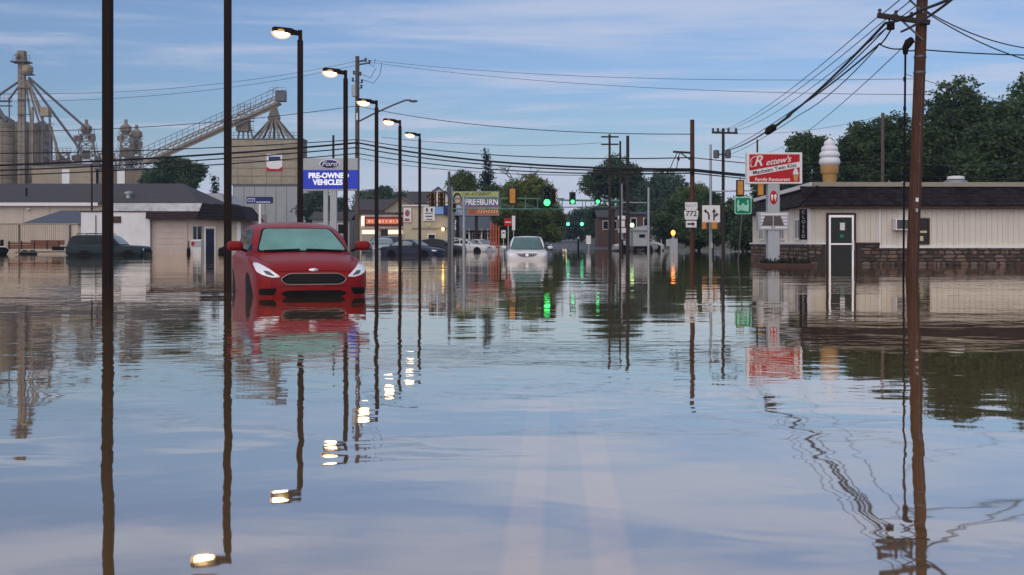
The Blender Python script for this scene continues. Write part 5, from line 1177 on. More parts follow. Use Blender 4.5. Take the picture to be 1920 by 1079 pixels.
t = thing('metal_fence', 'beige ribbed metal fence behind the wooden trailer', 'fence', f.loc())
A = MB(); q = X(-150)
while q < X(130): A.rng(q, q + .13, -.03, .03, -.6, Z(421)); q += .17
A.rng(X(-150), X(146), .03, .06, -.6, Z(421)); A.build('ribbed_sheet', M['beige'], t)
mb = MB(); mb.rng(X(-150), X(147), -.06, .09, Z(421), Z(419)); mb.build('top_rail', M['fascia'], t)
for x_ in (-60, 35, 130): mb = MB(); mb.rng(X(x_), X(x_) + .12, -.08, .08, -.6, Z(422)); mb.build('post', M['wood_grey'], t)
# white garage with tan bay and shingled entry
f = Fr(215, 82); X, Z = f.x, f.z
t = thing('garage_building', 'white garage with tan bay, brown awning and shingled entry canopy', 'garage', f.loc())
mb = MB(); mb.rng(X(152), X(281), 0, 9, -1, Z(398)); mb.build('white_wall', M['white'], t)
mb = MB(); mb.rng(X(151), X(282), -.06, 9, Z(398), Z(396)); mb.build('wall_cap', M['brown'], t)
mb = MB(); mb.rng(X(190), X(378), 2.5, 9.5, Z(399), Z(379)); mb.build('parapet', M['white_dirty'], t)
mb = MB(); mb.rng(X(282), X(450), .35, 9, -1, Z(398)); mb.build('tan_wall', M['pinkbeige'], t)
for k in range(7): z0 = -.6 + k * .44; mb = MB(); mb.rng(X(288), X(349), .29, .36, z0, z0 + .425); mb.build('bay_panel', M['pinkbeige'], t)
mb = MB(); mb.prism([(-.55, Z(411)), (-.45, Z(397)), (.35, Z(396)), (.35, Z(411))], X(277.5), X(375), 'yz'); mb.build('awning', mat('dark_awning', (.030, .017, .018), .8), t)
mb = MB(); mb.add([(X(374), -.9, Z(412)), (X(468), -.9, Z(414)), (X(449), .5, Z(386)), (X(376), .5, Z(380)), (X(468), 5, Z(414)), (X(449), 4, Z(386)), (X(374), .5, Z(412))], [(0, 1, 2, 3), (1, 4, 5, 2), (0, 3, 6)]); can = mb.build('entry_canopy', M['shingle'], t)
for j in range(5):
    e0 = j / 5; y_ = -.9 + 1.4 * e0; za, zb_ = Z(412) + (Z(380) - Z(412)) * e0, Z(414) + (Z(386) - Z(414)) * e0
    mb = MB(); mb.bar((X(374.5), y_ - .02, za + .03), (X(468 - 19 * e0), y_ - .02, zb_ + .03), .05, .04); mb.build('shingle_course', M['shingle'], can)
mb = MB(); mb.rng(X(384), X(400), .28, .35, -.6, Z(430)); dr = mb.build('door', mat('navy_door', (.006, .009, .035), .6), t)
mb = MB(); mb.rng(X(381.5), X(384), .25, .36, -.6, Z(428)); mb.rng(X(400), X(402.5), .25, .36, -.6, Z(428)); mb.rng(X(381.5), X(402.5), .249, .361, Z(428), Z(425)); mb.build('frame', M['signwhite'], dr)
mb = MB(); mb.rng(X(360), X(377), .3, .37, Z(449), Z(425)); wn = mb.build('window', M['glass'], t)
mb = MB()
for q in (359.5, 367.5, 377): mb.rng(X(q) - .03, X(q) + .03, .26, .34, Z(449), Z(425))
mb.rng(X(359), X(378), .255, .345, Z(425), Z(424)); mb.rng(X(359), X(378), .255, .345, Z(450), Z(449)); mb.build('frame', M['signgrey'], wn)
mb = MB(); mb.rng(X(408), X(416), .31, .37, Z(444), Z(436)); mb.build('window', M['glass'], t)
mb = MB(); mb.rng(X(443), X(450), .2, .4, -.6, Z(416)); mb.build('white_post', M['white'], t)
mb = MB(); mb.rng(X(212), X(227), -.08, .0, Z(418), Z(406)); mb.build('window', M['brown'], t)
mb = MB(); mb.tube([(X(180), -.05, .3), (X(180), -.05, Z(404))], .035, 6); mb.build('downpipe', M['steel_dark'], t)
mb = MB(); mb.rng(X(404), X(443), .3, .38, -.6, Z(418)); mb.build('cream_panel', M['beige'], t)
f = Fr(369, 80.5); t = thing('ice_chest', 'white ice chest under the garage window', 'ice chest', f.loc()); X, Z = f.x, f.z
mb = MB(); mb.rng(X(360), X(379), -.3, .5, -.5, Z(450)); mb.build('body', M['white'], t, bevel=.03)
mb = MB(); mb.rng(X(361), X(378), -.33, -.3, Z(463), Z(452)); mb.build('lid', M['signgrey'], t)
mb = MB(); mb.ell((X(364), -.34, Z(457)), .13, .03, .16, 12, 6); mb.build('emblem', M['signred'], t, True)
for nm, lb, px, w in (('water_pump', 'dark upright pump standing against the tan garage bay', 353.5, 7), ('rubbish_bin', 'dark bin and bags beside the navy garage door', 416, 14)):
    f = Fr(px, 80); t = thing(nm, lb, 'pump' if w < 10 else 'bin', f.loc()); X, Z = f.x, f.z
    mb = MB(); mb.lathe([(w / f.p / 2 * .7, -.5), (w / f.p / 2, 0), (w / f.p / 2, .3), (w / f.p / 2 * .6, .48)], 12); mb.build('base', M['black'], t, True)
    mb = MB(); (mb.tube([(0, 0, .4), (0, 0, .95)], .06, 6) if w < 10 else mb.ell((.2, 0, .35), .22, .2, .24, 10, 7)); mb.build('handle' if w < 10 else 'bag', M['wood_grey'] if w < 10 else M['black'], t, True)
# wooden trailer
f = Fr(66, 76); t = thing('flat_trailer', 'low brown wooden trailer afloat in front of the metal fence', 'trailer', f.loc()); X, Z = f.x, f.z
WB = mat('trailer_wood', (.16, .075, .05), .85, 0, .3, 5, stretch=(.5, 2, 3), rnd=.2)
for k, (y0, y1) in enumerate(((458, 454.5), (462.5, 458.7), (466.5, 463))): mb = MB(); mb.rng(X(15), X(112 if k else 112), -.05, .02, Z(y1 + 4), Z(y0 - 3.4)); mb.build('plank', WB, t)
mb = MB(); mb.rng(X(40), X(104), 1.5, 1.56, Z(460), Z(450.5)); mb.build('plank', WB, t)
mb = MB(); mb.rng(X(15), X(112), .02, 1.5, Z(466), Z(463)); mb.build('deck', WB, t)
for q in (17, 40, 64, 88, 110): mb = MB(); mb.rng(X(q), X(q) + .08, -.08, -.05, Z(468), Z(452)); mb.build('stake', M['wood_dark'], t)
mb = MB(); mb.rng(X(98), X(118), -.1, .3, Z(470), Z(462.5)); mb.build('fender', M['black'], t, bevel=.05)
mb = MB(); mb.tube([(X(30), -.1, .15), (X(122), -.1, .2), (X(126), -.1, .12)], .05, 6); mb.build('drawbar', M['steel_dark'], t)
for q in (45, 60): mb = MB(); mb.lathe([(.12, -.1), (.3, -.1), (.3, .1), (.12, .1)], 14, (X(q), .1, 0.02), ax='y'); mb.build('wheel', TYRE, t, True)
f = Fr(5, 77); t = thing('small_boat', 'dark boat bow cut by the photo edge beside the trailer', 'boat', f.loc()); X, Z = f.x, f.z
mb = MB(); mb.tube([(X(-70), 0, .1), (X(-30), 0, .12), (X(8), 0, .2), (X(15), 0, .32)], [.55, .6, .35, .1], 10); mb.build('hull', M['black'], t, True)
mb = MB(); mb.rng(X(-70), X(13), -.3, .3, .52, .58); mb.build('gunwale', M['signwhite'], t); mb = MB(); mb.rng(X(1), X(6), -.1, .1, .58, 1.05); mb.build('outboard', M['black'], t, bevel=.04)
# ---------------------------------------------------------------- dealer sign
f = Fr(620, 60); X, Z = f.x, f.z
BLUE_LIT = glow('blue_panel_lit', (.004, .02, .30), .5); LETTER_LIT = glow('white_letter_lit', (.80, .82, .9), .35)
t = thing('dealer_sign', 'grey sign cabinet with blue oval over blue PRE-OWNED VEHICLES panel on columns', 'sign', f.loc())
mb = MB(); mb.rng(X(569), X(671.5), -.2, .2, Z(320), Z(297.5)); cab = mb.build('cabinet', M['signgrey'], t, bevel=.02)
mb = MB(); mb.rng(X(569), X(671.5), -.22, .22, Z(354.5), Z(320)); pan = mb.build('blue_panel', BLUE_LIT, t, bevel=.015)
mb = MB(); mb.rng(X(570), X(670), -.16, .16, Z(358), Z(354.6)); mb.build('bottom_trim', M['signgrey'], t)
mb = MB(); mb.ell((X(619), -.2, Z(308.5)), 20 / f.p, .03, 9.5 / f.p, 28, 8); ov = mb.build('oval_rim', mat('oval_silver', (.48, .48, .60), .3, .3), cab, True)
mb = MB(); mb.ell((X(619), -.215, Z(308.5)), 17.5 / f.p, .03, 7.6 / f.p, 28, 8); ov2 = mb.build('blue_oval', M['signnavy'], cab, True)
text('lettering', 'Ford', .36, M['signwhite'], ov2, (X(618.5), -.252, Z(308.5)), shear=.35, bold=.004, sx=1.25)
text('lettering', 'PRE-OWNED', .405, LETTER_LIT, pan, (X(617.5), -.226, Z(330.5)), bold=.018, sx=.96)
text('lettering', 'VEHICLES', .405, LETTER_LIT, pan, (X(616), -.226, Z(343)), bold=.018, sx=.96)
for a, b in ((607, 615.5), (619.5, 632)): mb = MB(); mb.rng(X(a), X(b), -.14, .14, -1, Z(357.5)); mb.build('column', M['signgrey'], t, bevel=.015)
f = Fr(487, 50); X, Z = f.x, f.z
t = thing('street_sign', 'small navy street sign on a white post behind the red car', 'sign', f.loc())
mb = MB(); mb.rng(X(485.5), X(489.5), -.04, .04, -.9, Z(383)); mb.build('post', M['signwhite'], t)
mb = MB(); mb.rng(X(462.5), X(512), -.03, .03, Z(382), Z(369.5)); pn = mb.build('panel', M['signnavy'], t, bevel=.006)
pale = mat('pale_blue_print', (.45, .48, .70), .5)
mb = MB(); mb.rng(X(464.5), X(478.5), -.036, -.029, Z(379), Z(372)); mb.build('logo', pale, pn)
mb = MB(); mb.rng(X(480.5), X(507), -.034, -.029, Z(380.4), Z(378.2)); mb.build('lettering', pale, pn)
for k in range(3): mb = MB(); mb.rng(X(466 + k * 4), X(468.8 + k * 4), -.041, -.034, Z(378), Z(373.5)); mb.build('lettering', M['signnavy'], pn)

# ---------------------------------------------------------------- stores and houses across the crossing
f = Fr(730, 102); X, Z = f.x, f.z
t = thing('store', 'lit pale storefront with orange sign board behind the lamp row', 'store', f.loc())
mb = MB(); mb.rng(X(672), X(778), 0, 8, -.5, Z(402)); mb.build('wall', M['beige'], t)
mb = MB(); mb.rng(X(668), X(780), -.5, 8.2, Z(402), Z(399)); mb.build('roof_edge', M['roof'], t)
mb = MB(); mb.rng(X(678), X(778), -.35, .05, Z(429), Z(403)); fs = mb.build('fascia', mat('pale_fascia', (.62, .50, .44), .6), t)
mb = MB(); mb.rng(X(685), X(756), -.5, -.34, Z(424), Z(407)); bd = mb.build('sign_board', mat('sign_board_brown', (.16, .03, .02), .6), t)
mb = MB(); mb.rng(X(687.5), X(754), -.54, -.49, Z(420.5), Z(411)); mb.build('sign_face', glow('orange_sign_face', (.55, .13, .06), .35), bd)
for k in range(9): mb = MB(); mb.rng(X(692 + k * 6.6), X(692 + k * 6.6 + (2.2 if k % 3 else 4)), -.56, -.535, Z(418), Z(413.5)); mb.build('lettering', glow('sign_letter_glow', (.8, .42, .30), .45), bd)
mb = MB(); mb.rng(X(679), X(684), -.42, -.34, Z(424), Z(406)); mb.build('light_strip', glow('warm_light_strip', (1.0, .82, .60), 1.1), t)
for a, b in ((679, 703), (728, 754), (757, 771)): mb = MB(); mb.rng(X(a), X(b), -.06, .0, Z(439), Z(431.5)); mb.build('lit_window', glow('store_window_lit', (1.0, .88, .66), .75), t)
for a, b in ((714, 727), (772, 780)): mb = MB(); mb.rng(X(a), X(b), -.05, .0, -.3, Z(431)); mb.build('door', M['glass'], t)
for k in range(4): mb = MB(); mb.rng(X(679), X(772), -.03, .0, Z(443 + k * 4), Z(441.5 + k * 4)); mb.build('siding_line', M['fascia'], t)
f = Fr(808, 98); X, Z = f.x, f.z
t = thing('corner_store', 'tall beige corner store with side door and yellow wall lamp', 'store', f.loc())
mb = MB(); mb.rng(X(757), X(843), 0, 9, -.6, Z(387)); mb.build('wall', mat('straw_wall', (.50, .44, .32), .8, 0, .1, 1.0), t)
mb = MB(); mb.rng(X(755), X(845), -.2, 9.2, Z(387), Z(384.5)); mb.build('roof_edge', M['signwhite'], t)
mb = MB(); mb.rng(X(772), X(843), -.06, .01, Z(430), Z(427)); mb.build('band', M['fascia'], t)
mb = MB(); mb.rng(X(803), X(816), -.08, .02, -.3, Z(441)); dr = mb.build('door', M['glass'], t)
mb = MB(); mb.rng(X(801.5), X(803.5), -.1, .03, -.3, Z(440)); mb.rng(X(815.5), X(817), -.1, .03, -.3, Z(440)); mb.rng(X(801.5), X(817), -.101, .031, Z(440.5), Z(438.5)); mb.build('frame', M['signwhite'], dr)
mb = MB(); mb.rng(X(757), X(771), -.12, -.02, Z(417), Z(390)); ps = mb.build('poster', M['signwhite'], t)
mb = MB(); mb.ell((X(764), -.13, Z(400)), .22, .02, .32, 12, 6); mb.rng(X(759), X(768), -.14, -.11, Z(415), Z(410)); mb.build('poster_print', mat('poster_red', (.33, .10, .12), .6), ps)
mb = MB(); mb.rng(X(794), X(815.5), -.14, -.02, Z(414.5), Z(387.5)); ns = mb.build('notice_board', M['signwhite'], t)
for (a, b, y0, y1) in ((799, 802.5, 391, 397), (808, 811.5, 391, 397), (797, 812, 399.5, 401), (798, 811, 405, 407), (800, 811, 411, 412.5)):
    mb = MB(); mb.rng(X(a), X(b), -.155, -.135, Z(y1), Z(y0)); mb.build('lettering', M['signlettering'], ns)
mb = MB(); mb.rng(X(816), X(832), -.3, -.02, Z(402), Z(388)); mb.build('blue_sign', mat('light_blue_sign', (.22, .36, .66), .5), t)
mb = MB(); mb.rng(X(833), X(840), -.4, -.1, Z(404), Z(386)); mb.build('dark_sign_return', M['signnavy'], t)
mb = MB(); mb.rng(X(830), X(833.2), -.3, .0, Z(432), Z(425)); wl = mb.build('wall_lamp', M['brown'], t); mb = MB(); mb.ell((X(831), -.32, Z(430)), .11, .1, .17, 10, 8); mb.build('bulb', glow('wall_lamp_lit', (1.0, .62, .16), 7), wl, True)
mb = MB(); mb.rng(X(797), X(808), -.05, .01, Z(425), Z(418)); mb.build('yellow_panel', mat('pale_yellow', (.56, .52, .28), .7), t)
def house(px, d, w, eave, ridge, label, wall, roof, front=True, win=2, base=470):
    f = Fr(px, d); X, Z = f.x, f.z; t = thing('gabled_house', label, 'house', f.loc(), 0, 'houses behind the crossing'); hw = w / f.p / 2; dz = 7.0
    mb = MB()
    if front: mb.prism([(-hw, -1), (hw, -1), (hw, Z(eave)), (0, Z(ridge)), (-hw, Z(eave))], 0, dz)
    else: mb.rng(-hw, hw, 0, dz, -1, Z(eave))
    mb.build('wall', wall, t); ov = .35
    mb = MB()
    if front:
        s = (Z(ridge) - Z(eave)) / hw
        for sg in (-1, 1): mb.add([(0, -.4, Z(ridge) + .12), (sg * (hw + ov), -.4, Z(eave) - ov * s + .12), (sg * (hw + ov), dz + .4, Z(eave) - ov * s + .12), (0, dz + .4, Z(ridge) + .12), (0, -.4, Z(ridge) - .04), (sg * (hw + ov), -.4, Z(eave) - ov * s - .04)], [(0, 1, 2, 3), (0, 4, 5, 1)])
    else: mb.add([(-hw - ov, -.4, Z(eave)), (hw + ov, -.4, Z(eave)), (hw + ov, dz / 2, Z(ridge)), (-hw - ov, dz / 2, Z(ridge)), (hw + ov, dz + .4, Z(eave)), (-hw - ov, dz + .4, Z(eave))], [(0, 1, 2, 3), (3, 2, 4, 5)])
    mb.build('roof', roof, t)
    for k in range(win):
        x_ = -hw * .55 + k * hw * 1.1 / max(win - 1, 1); mb = MB(); mb.rng(x_ - .45, x_ + .45, -.06, .02, Z(eave) - 1.9, Z(eave) - .5); w_ = mb.build('window', M['signwhite'], t); mb = MB(); mb.rng(x_ - .36, x_ + .36, -.08, -.05, Z(eave) - 1.8, Z(eave) - .6); mb.build('pane', M['glass'], w_)
    return t
house(752, 125, 62, 392, 370, 'tan gabled house over the storefront roof', M['fascia'], mat('brown_roof', (.13, .10, .08), .9), True, 1)
house(798, 138, 66, 382, 357, 'grey roofed house above the corner store', mat('grey_lilac', (.22, .22, .27), .8), M['roof'], False, 3)
house(822, 128, 36, 366, 352, 'white gabled house front behind the two amber signals', M['white'], M['roof'], True, 1)
house(700, 140, 70, 395, 372, 'dim roofed house behind the grey utility pole', mat('dim_wall', (.18, .15, .15), .8), M['roof'], False, 2)
ph = house(893, 118, 66, 428, 405, 'dark porch house between billboard and white cars', mat('house_blue_grey', (.20, .22, .27), .8), M['roof_blue'], False, 3)
f = Fr(893, 118)
for k in range(5): mb = MB(); mb.rng(f.x(868 + k * 11.5), f.x(868 + k * 11.5) + .14, -1.6, -1.46, -.3, f.z(430)); mb.build('porch_post', M['white'], ph)
mb = MB(); mb.add([(f.x(862), -1.9, f.z(433)), (f.x(925), -1.9, f.z(433)), (f.x(922), 0, f.z(425)), (f.x(865), 0, f.z(425))], [(0, 1, 2, 3)]); mb.build('porch_roof', M['roof_blue'], ph)
house(1152, 165, 60, 408, 393, 'brick house under the broad round tree', M['brick'], M['roof'], False, 3)
house(1200, 150, 44, 402, 396, 'brick house with pale eave behind the parked grey truck', M['brick'], M['roof_blue'], False, 2)
house(620, 135, 70, 412, 396, 'pale low house seen under the pre-owned sign', M['grey_panel'], M['roof'], False, 2)
# billboard
f = Fr(888, 106); X, Z = f.x, f.z
t = thing('billboard', 'billboard with portrait, white name lettering and orange telephone number', 'billboard', f.loc())
for q in (858, 893, 926): mb = MB(); mb.rng(X(q) - .15, X(q) + .15, .1, .4, -.5, Z(404)); mb.build('post', M['wood_dark'], t)
mb = MB(); mb.rng(X(844), X(936), -.12, .12, Z(405), Z(359)); bb = mb.build('board', mat('billboard_grey', (.22, .23, .28), .6), t)
pr = lambda nm, poly, m, y=-.14: MB().prism([(X(a), Z(b)) for a, b in poly], y, y + .03).build(nm, m, bb)
pr('green_band', [(847, 360), (934, 360), (934, 369.5), (847, 369.5)], mat('print_lime', (.36, .42, .17), .6))
pr('purple_band', [(868, 371), (935, 371), (935, 388), (868, 388)], mat('print_violet', (.12, .11, .26), .6))
pr('orange_band', [(878, 389), (935, 389), (935, 402.5), (878, 402.5)], mat('print_orange', (.46, .15, .06), .6))
pr('print_left', [(844, 385), (866, 385), (866, 404), (844, 404)], mat('print_maroon', (.24, .05, .06), .6), -.13)
pr('shirt', [(852, 404), (854, 388), (859, 384), (866, 388), (867, 404)], mat('print_pale_blue', (.35, .45, .62), .6), -.15)
mb = MB(); mb.ell((X(857.5), -.135, Z(373)), 8.5 / f.p, .02, 12 / f.p, 16, 8); mb.build('portrait_hair', mat('print_dark_hair', (.04, .03, .025), .7), bb)
mb = MB(); mb.ell((X(858.5), -.155, Z(374.5)), 5.6 / f.p, .02, 8 / f.p, 16, 8); mb.build('portrait_face', mat('print_skin', (.48, .31, .24), .6), bb)
text('lettering', 'CAR ACCIDENT?', .42, mat('print_olive', (.07, .09, .03), .6), bb, (X(894), -.15, Z(364.5)), bold=.01, sx=.9)
text('lettering', 'FREEBURN', .86, M['signwhite'], bb, (X(903), -.15, Z(379.5)), bold=.03, sx=.82)
text('lettering', '777-7777', .70, mat('print_peach', (.75, .48, .32), .6), bb, (X(915), -.15, Z(396)), bold=.02, sx=.78)
mb = MB(); mb.ell((X(886.5), -.14, Z(396)), 7 / f.p, .02, 5.5 / f.p, 14, 6); mb.build('orange_badge', mat('print_brick', (.40, .10, .06), .6), bb)
# orange posts, small street signs
f = Fr(926, 100); X, Z = f.x, f.z
t = thing('orange_frame', 'orange slatted frame standing beside the dark porch house', 'frame', f.loc())
OR = mat('orange_frame', (.42, .10, .05), .7)
for q in (919, 924, 929, 934): mb = MB(); mb.rng(X(q), X(q + 2.6), -.1, .1, -.3, Z(424 - (934 - q) * .4)); mb.build('slat', OR, t)
for q in (430, 445, 458): mb = MB(); mb.rng(X(918), X(937), .1, .18, Z(q + 1.5), Z(q - 1.5)); mb.build('rail', OR, t)
def small_sign(px, d, x0, x1, y0, y1, m, label, print_=None, base=None):
    f = Fr(px, d); X, Z = f.x, f.z; t = thing('road_sign', label, 'sign', f.loc(), 0, 'small road signs at the crossing')
    mb = MB(); mb.rng(X(px) - .04, X(px) + .04, 0, .08, -.9, Z(y0)); mb.build('post', M['steel'], t)
    mb = MB(); mb.rng(X(x0), X(x1), -.03, 0, Z(y1), Z(y0)); pn = mb.build('panel', M[m], t, bevel=.01)
    if print_:
        for (a, b, c, e) in print_: mb = MB(); mb.rng(X(a), X(b), -.045, -.028, Z(e), Z(c)); mb.build('marking', M['signlettering'] if m != 'signred' else M['signwhite'], pn)
    return t, pn
small_sign(953, 90, 945, 960, 410, 424, 'signred', 'faded red sign on a post behind the white crossover', [(947, 958, 416, 418)])
small_sign(944, 92, 940, 948, 432, 447, 'signwhite', 'narrow white sign beside the orange frame', [(942, 946, 436, 438)])
small_sign(963, 94, 960, 966, 405, 432, 'signwhite', 'tall narrow white sign right of the faded red one')
small_sign(1104, 100, 1099, 1108, 442, 458, 'signwhite', 'small white sign standing at the far water edge')
small_sign(1240, 96, 1249, 1258, 449, 462, 'signgrey', 'grey box sign beside the orange signal light')
t, pn = small_sign(1333, 66, 1316.5, 1350, 385.5, 417, 'signwhite', 'white lane arrow sign on the grey signal pole')
f = Fr(1333, 66); X, Z = f.x, f.z
mb = MB(); mb.tube([(X(1329), -.045, Z(412)), (X(1329), -.045, Z(404)), (X(1327), -.045, Z(399)), (X(1322), -.045, Z(396))], .045, 6); mb.prism([(X(1319), Z(395)), (X(1324), Z(392.5)), (X(1323.5), Z(399.5))], -.06, -.03); mb.build('turn_arrow', M['signlettering'], pn)
mb = MB(); mb.rng(X(1337.4), X(1339.6), -.055, -.03, Z(414), Z(398)); mb.prism([(X(1335), Z(398)), (X(1342), Z(398)), (X(1338.5), Z(391.5))], -.055, -.03); mb.tube([(X(1338.5), -.045, Z(407)), (X(1343), -.045, Z(403))], .04, 6); mb.prism([(X(1342), Z(399)), (X(1347), Z(402)), (X(1343), Z(406))], -.055, -.03); mb.build('through_arrow', M['signlettering'], pn)
# route 772 assembly on the wooden pole
f = Fr(1295, 47.6); X, Z = f.x, f.z
t = thing('route_sign', 'route 772 shield with plate above and arrow plate below on wooden pole', 'sign', f.loc(Z(428)))
z0 = Z(428); yz = -.16
mb = MB(); mb.rng(X(1283.5), X(1306.5), yz, yz + .02, Z(392.5) - z0, Z(380) - z0); a_ = mb.build('direction_plate', M['signwhite'], t, bevel=.004)
text('lettering', 'EAST', .20, M['signgrey'], a_, (X(1295), yz - .004, Z(386.5) - z0), sx=1.1)
mb = MB(); mb.prism([(X(1281.5), Z(397) - z0), (X(1286), Z(392.8) - z0), (X(1304), Z(392.8) - z0), (X(1308.5), Z(397) - z0), (X(1307), Z(411) - z0), (X(1305), Z(412.5) - z0), (X(1285), Z(412.5) - z0), (X(1283), Z(411) - z0)], yz - .01, yz + .01); b_ = mb.build('route_shield', M['signwhite'], t, bevel=.003)
text('lettering', '772', .33, M['signlettering'], b_, (X(1295), yz - .014, Z(401.5) - z0), bold=.004, sx=1.02)
mb = MB(); mb.rng(X(1285), X(1305), yz, yz + .02, Z(427) - z0, Z(414.5) - z0); c_ = mb.build('arrow_plate', M['signwhite'], t, bevel=.004)
mb = MB(); mb.rng(X(1288), X(1297.5), yz - .012, yz + .004, Z(422) - z0, Z(419) - z0); mb.prism([(X(1297), Z(416.5) - z0), (X(1302), Z(420.5) - z0), (X(1297), Z(424.5) - z0)], yz - .012, yz + .004); mb.build('arrow', M['signlettering'], c_)
# green square sign on leaning post
f = Fr(1386, 46); X, Z = f.x, f.z
t = thing('green_sign', 'green square sign with pale emblem on a leaning post', 'sign', f.loc())
mb = MB(); mb.tube([(X(1381), 0, -.9), (X(1384), 0, 0), (X(1394), 0, Z(372))], .03, 8); mb.build('post', M['steel_dark'], t)
def rsq(x0, x1, y0, y1, r): return rounded([(X(x0), Z(y1)), (X(x1), Z(y1)), (X(x1), Z(y0)), (X(x0), Z(y0))], r, 4)
mint = mat('reflective_mint', (.36, .72, .56), .4)
mb = MB(); mb.prism(rsq(1377, 1408.5, 370, 402, .09), -.06, -.04); pn = mb.build('panel', mint, t)
mb = MB(); mb.prism(rsq(1378.5, 1407, 371.5, 400.5, .08), -.065, -.05); mb.build('green_field', M['green'], pn)
mb = MB(); mb.prism(rounded([(X(1382), Z(397.5)), (X(1387), Z(394.5)), (X(1396), Z(396)), (X(1403), Z(397.5)), (X(1403.5), Z(385)), (X(1402), Z(374)), (X(1398), Z(380)), (X(1392), Z(382)), (X(1387), Z(380)), (X(1383), Z(374)), (X(1381), Z(385))], .03, 3), -.072, -.06); em = mb.build('emblem', mint, pn)
for q in (1387.5, 1398): mb = MB(); mb.ell((X(q), -.073, Z(382)), 3.2 / f.p, .006, 3.4 / f.p, 12, 6); mb.build('emblem_dot', M['green'], em, True)

# ---------------------------------------------------------------- traffic signals
def signal(px, py, d, h, label, face='front', lit=None, body='amber', box2=False):
    f = Fr(px, d); t = thing('traffic_signal', label, 'traffic signal', f.loc(f.z(py) - h / 2), 0, 'traffic signals at the crossing'); w = h * .40
    mb = MB(); mb.rng(-w / 2, w / 2, -.1, .12, 0, h); mb.build('housing', M[body], t, bevel=.02)
    if face == 'front' or face == 'back':
        mb = MB(); mb.rng(-w * .75, w * .75, .02, .05, -.08, h + .08); mb.build('backplate', M['signlettering'], t)
    for k in range(3):
        z = h * (k + .5) / 3; r = w * .40; s = -1
        if face == 'back':
            mb = MB(); mb.rng(-w * .42, w * .42, -.13, -.09, z - r, z + r); mb.build('door_panel', M[body], t, bevel=.015); continue
        mb = MB(); n = 14; vis = []
        for i in range(n + 1): a = math.pi * (-.12) + math.pi * 1.24 * i / n; vis.append((math.cos(a) * r * 1.1, math.sin(a) * r * 1.1))
        for (x_, z_) in vis: mb.v += [(x_, -.1, z + z_), (x_, -.1 - r * 1.3, z + z_)]
        for i in range(n): mb.f.append((2 * i, 2 * i + 1, 2 * i + 3, 2 * i + 2))
        vz = mb.build('visor', M['signal_green'] if body != 'amber' else M[body], t, True)
        mb = MB(); mb.ell((0, -.13, z), r * 1.12, .09, r * 1.12, 16, 8); mb.build('lens', GREEN_LIT if lit == k else M['glass'], vz, True)
    mb = MB(); mb.bar((0, .03, h), (0, .03, h + .25), .06); mb.build('hanger', M['steel_dark'], t)
    return t
signal(1025.5, 369, 71, 1.2, 'nearest green-lit traffic signal on the truss arm', 'front', 0, 'signal_green')
signal(1037, 369, 71.6, 1.0, 'unlit yellow-edged signal beside the nearest green one', 'side', None, 'amber')
signal(1073.5, 372, 99, .98, 'green-lit signal, left of the far pair on the mast arm', 'front', 0, 'signal_green')
signal(1120.5, 372, 99, .98, 'green-lit signal, right of the far pair on the mast arm', 'front', 0, 'signal_green')
signal(961, 368, 70, .95, 'back of an amber signal in front of the yellow green tree', 'back', None, 'amber')
signal(811, 374, 84, .98, 'unlit amber signal, left one beside the billboard', 'front', None, 'amber')
signal(828, 374, 84, .98, 'unlit amber signal, right one beside the billboard', 'front', None, 'amber')
signal(1388, 353, 66, .85, 'amber signal back above the green square sign', 'back', None, 'amber')
signal(1426, 354, 66, .85, 'amber signal back beside the red sign column', 'back', None, 'amber')
signal(852, 388, 85, .8, 'dark signal hanging in front of the billboard portrait', 'side', None, 'amber')
for px, d, y, z, lb in ((1065, 190, 420.5, 0, 'far green light, left of the pair down the street'), (1091, 190, 420.5, 0, 'far green light, right of the pair down the street')):
    f = Fr(px, d); t = thing('traffic_signal', lb, 'traffic signal', f.loc(f.z(y) - .3), 0, 'traffic signals at the crossing'); mb = MB(); mb.rng(-.25, .25, 0, .2, 0, 1.2); mb.build('housing', M['signal_green'], t, bevel=.02)
    mb = MB(); mb.ell((0, -.05, .3), .30, .1, .30, 14, 8); mb.build('lens', glow('far_green_lit', (.10, .9, .42), 2.6), t, True); mb = MB(); mb.bar((0, .1, 1.2), (0, .1, 1.9), .06); mb.build('hanger', M['steel_dark'], t)
# truss arm, mast arms and their posts
f = Fr(870, 71.5); X, Z = f.x, f.z
t = thing('signal_truss', 'long green-grey truss arm across the street holding the nearest signals', 'signal arm', f.loc(), 0, 'signal arms and posts')
mb = MB(); mb.tube([(X(870), 0, -1), (X(870), 0, Z(366))], [.13, .10], 10); mb.build('post', M['steel'], t, True)
for y in (372.5, 392): mb = MB(); mb.tube([(X(846), 0, Z(y)), (X(1058), 0, Z(y + .5))], .05, 6); mb.build('chord', M['arm_green'], t)
for k in range(9):
    a = 870 + k * 23; mb = MB(); mb.tube([(X(a), 0, Z(372.5)), (X(a), 0, Z(392))], .035, 6); mb.build('strut', M['arm_green'], t)
    if k % 2: mb = MB(); mb.tube([(X(a), 0, Z(381)), (X(a + 23), 0, Z(392))], .03, 6); mb.build('brace', M['arm_green'], t)
f = Fr(1165, 99.5); X, Z = f.x, f.z
t = thing('mast_arm', 'green mast arm with weathered pale post holding the far pair of signals', 'signal arm', f.loc(), 0, 'signal arms and posts')
mb = MB(); mb.tube([(X(1165), 0, -1), (X(1165), 0, Z(345))], [.17, .13], 10); mb.build('post', M['steel'], t, True)
mb = MB(); mb.tube([(X(1165), 0, Z(377)), (X(1045), 0, Z(375.5))], [.13, .06], 8); mb.build('arm', M['arm_green'], t, True)
mb = MB(); mb.tube([(X(1165), 0, Z(388)), (X(1050), 0, Z(389))], .05, 6); mb.build('lower_chord', M['arm_green'], t)
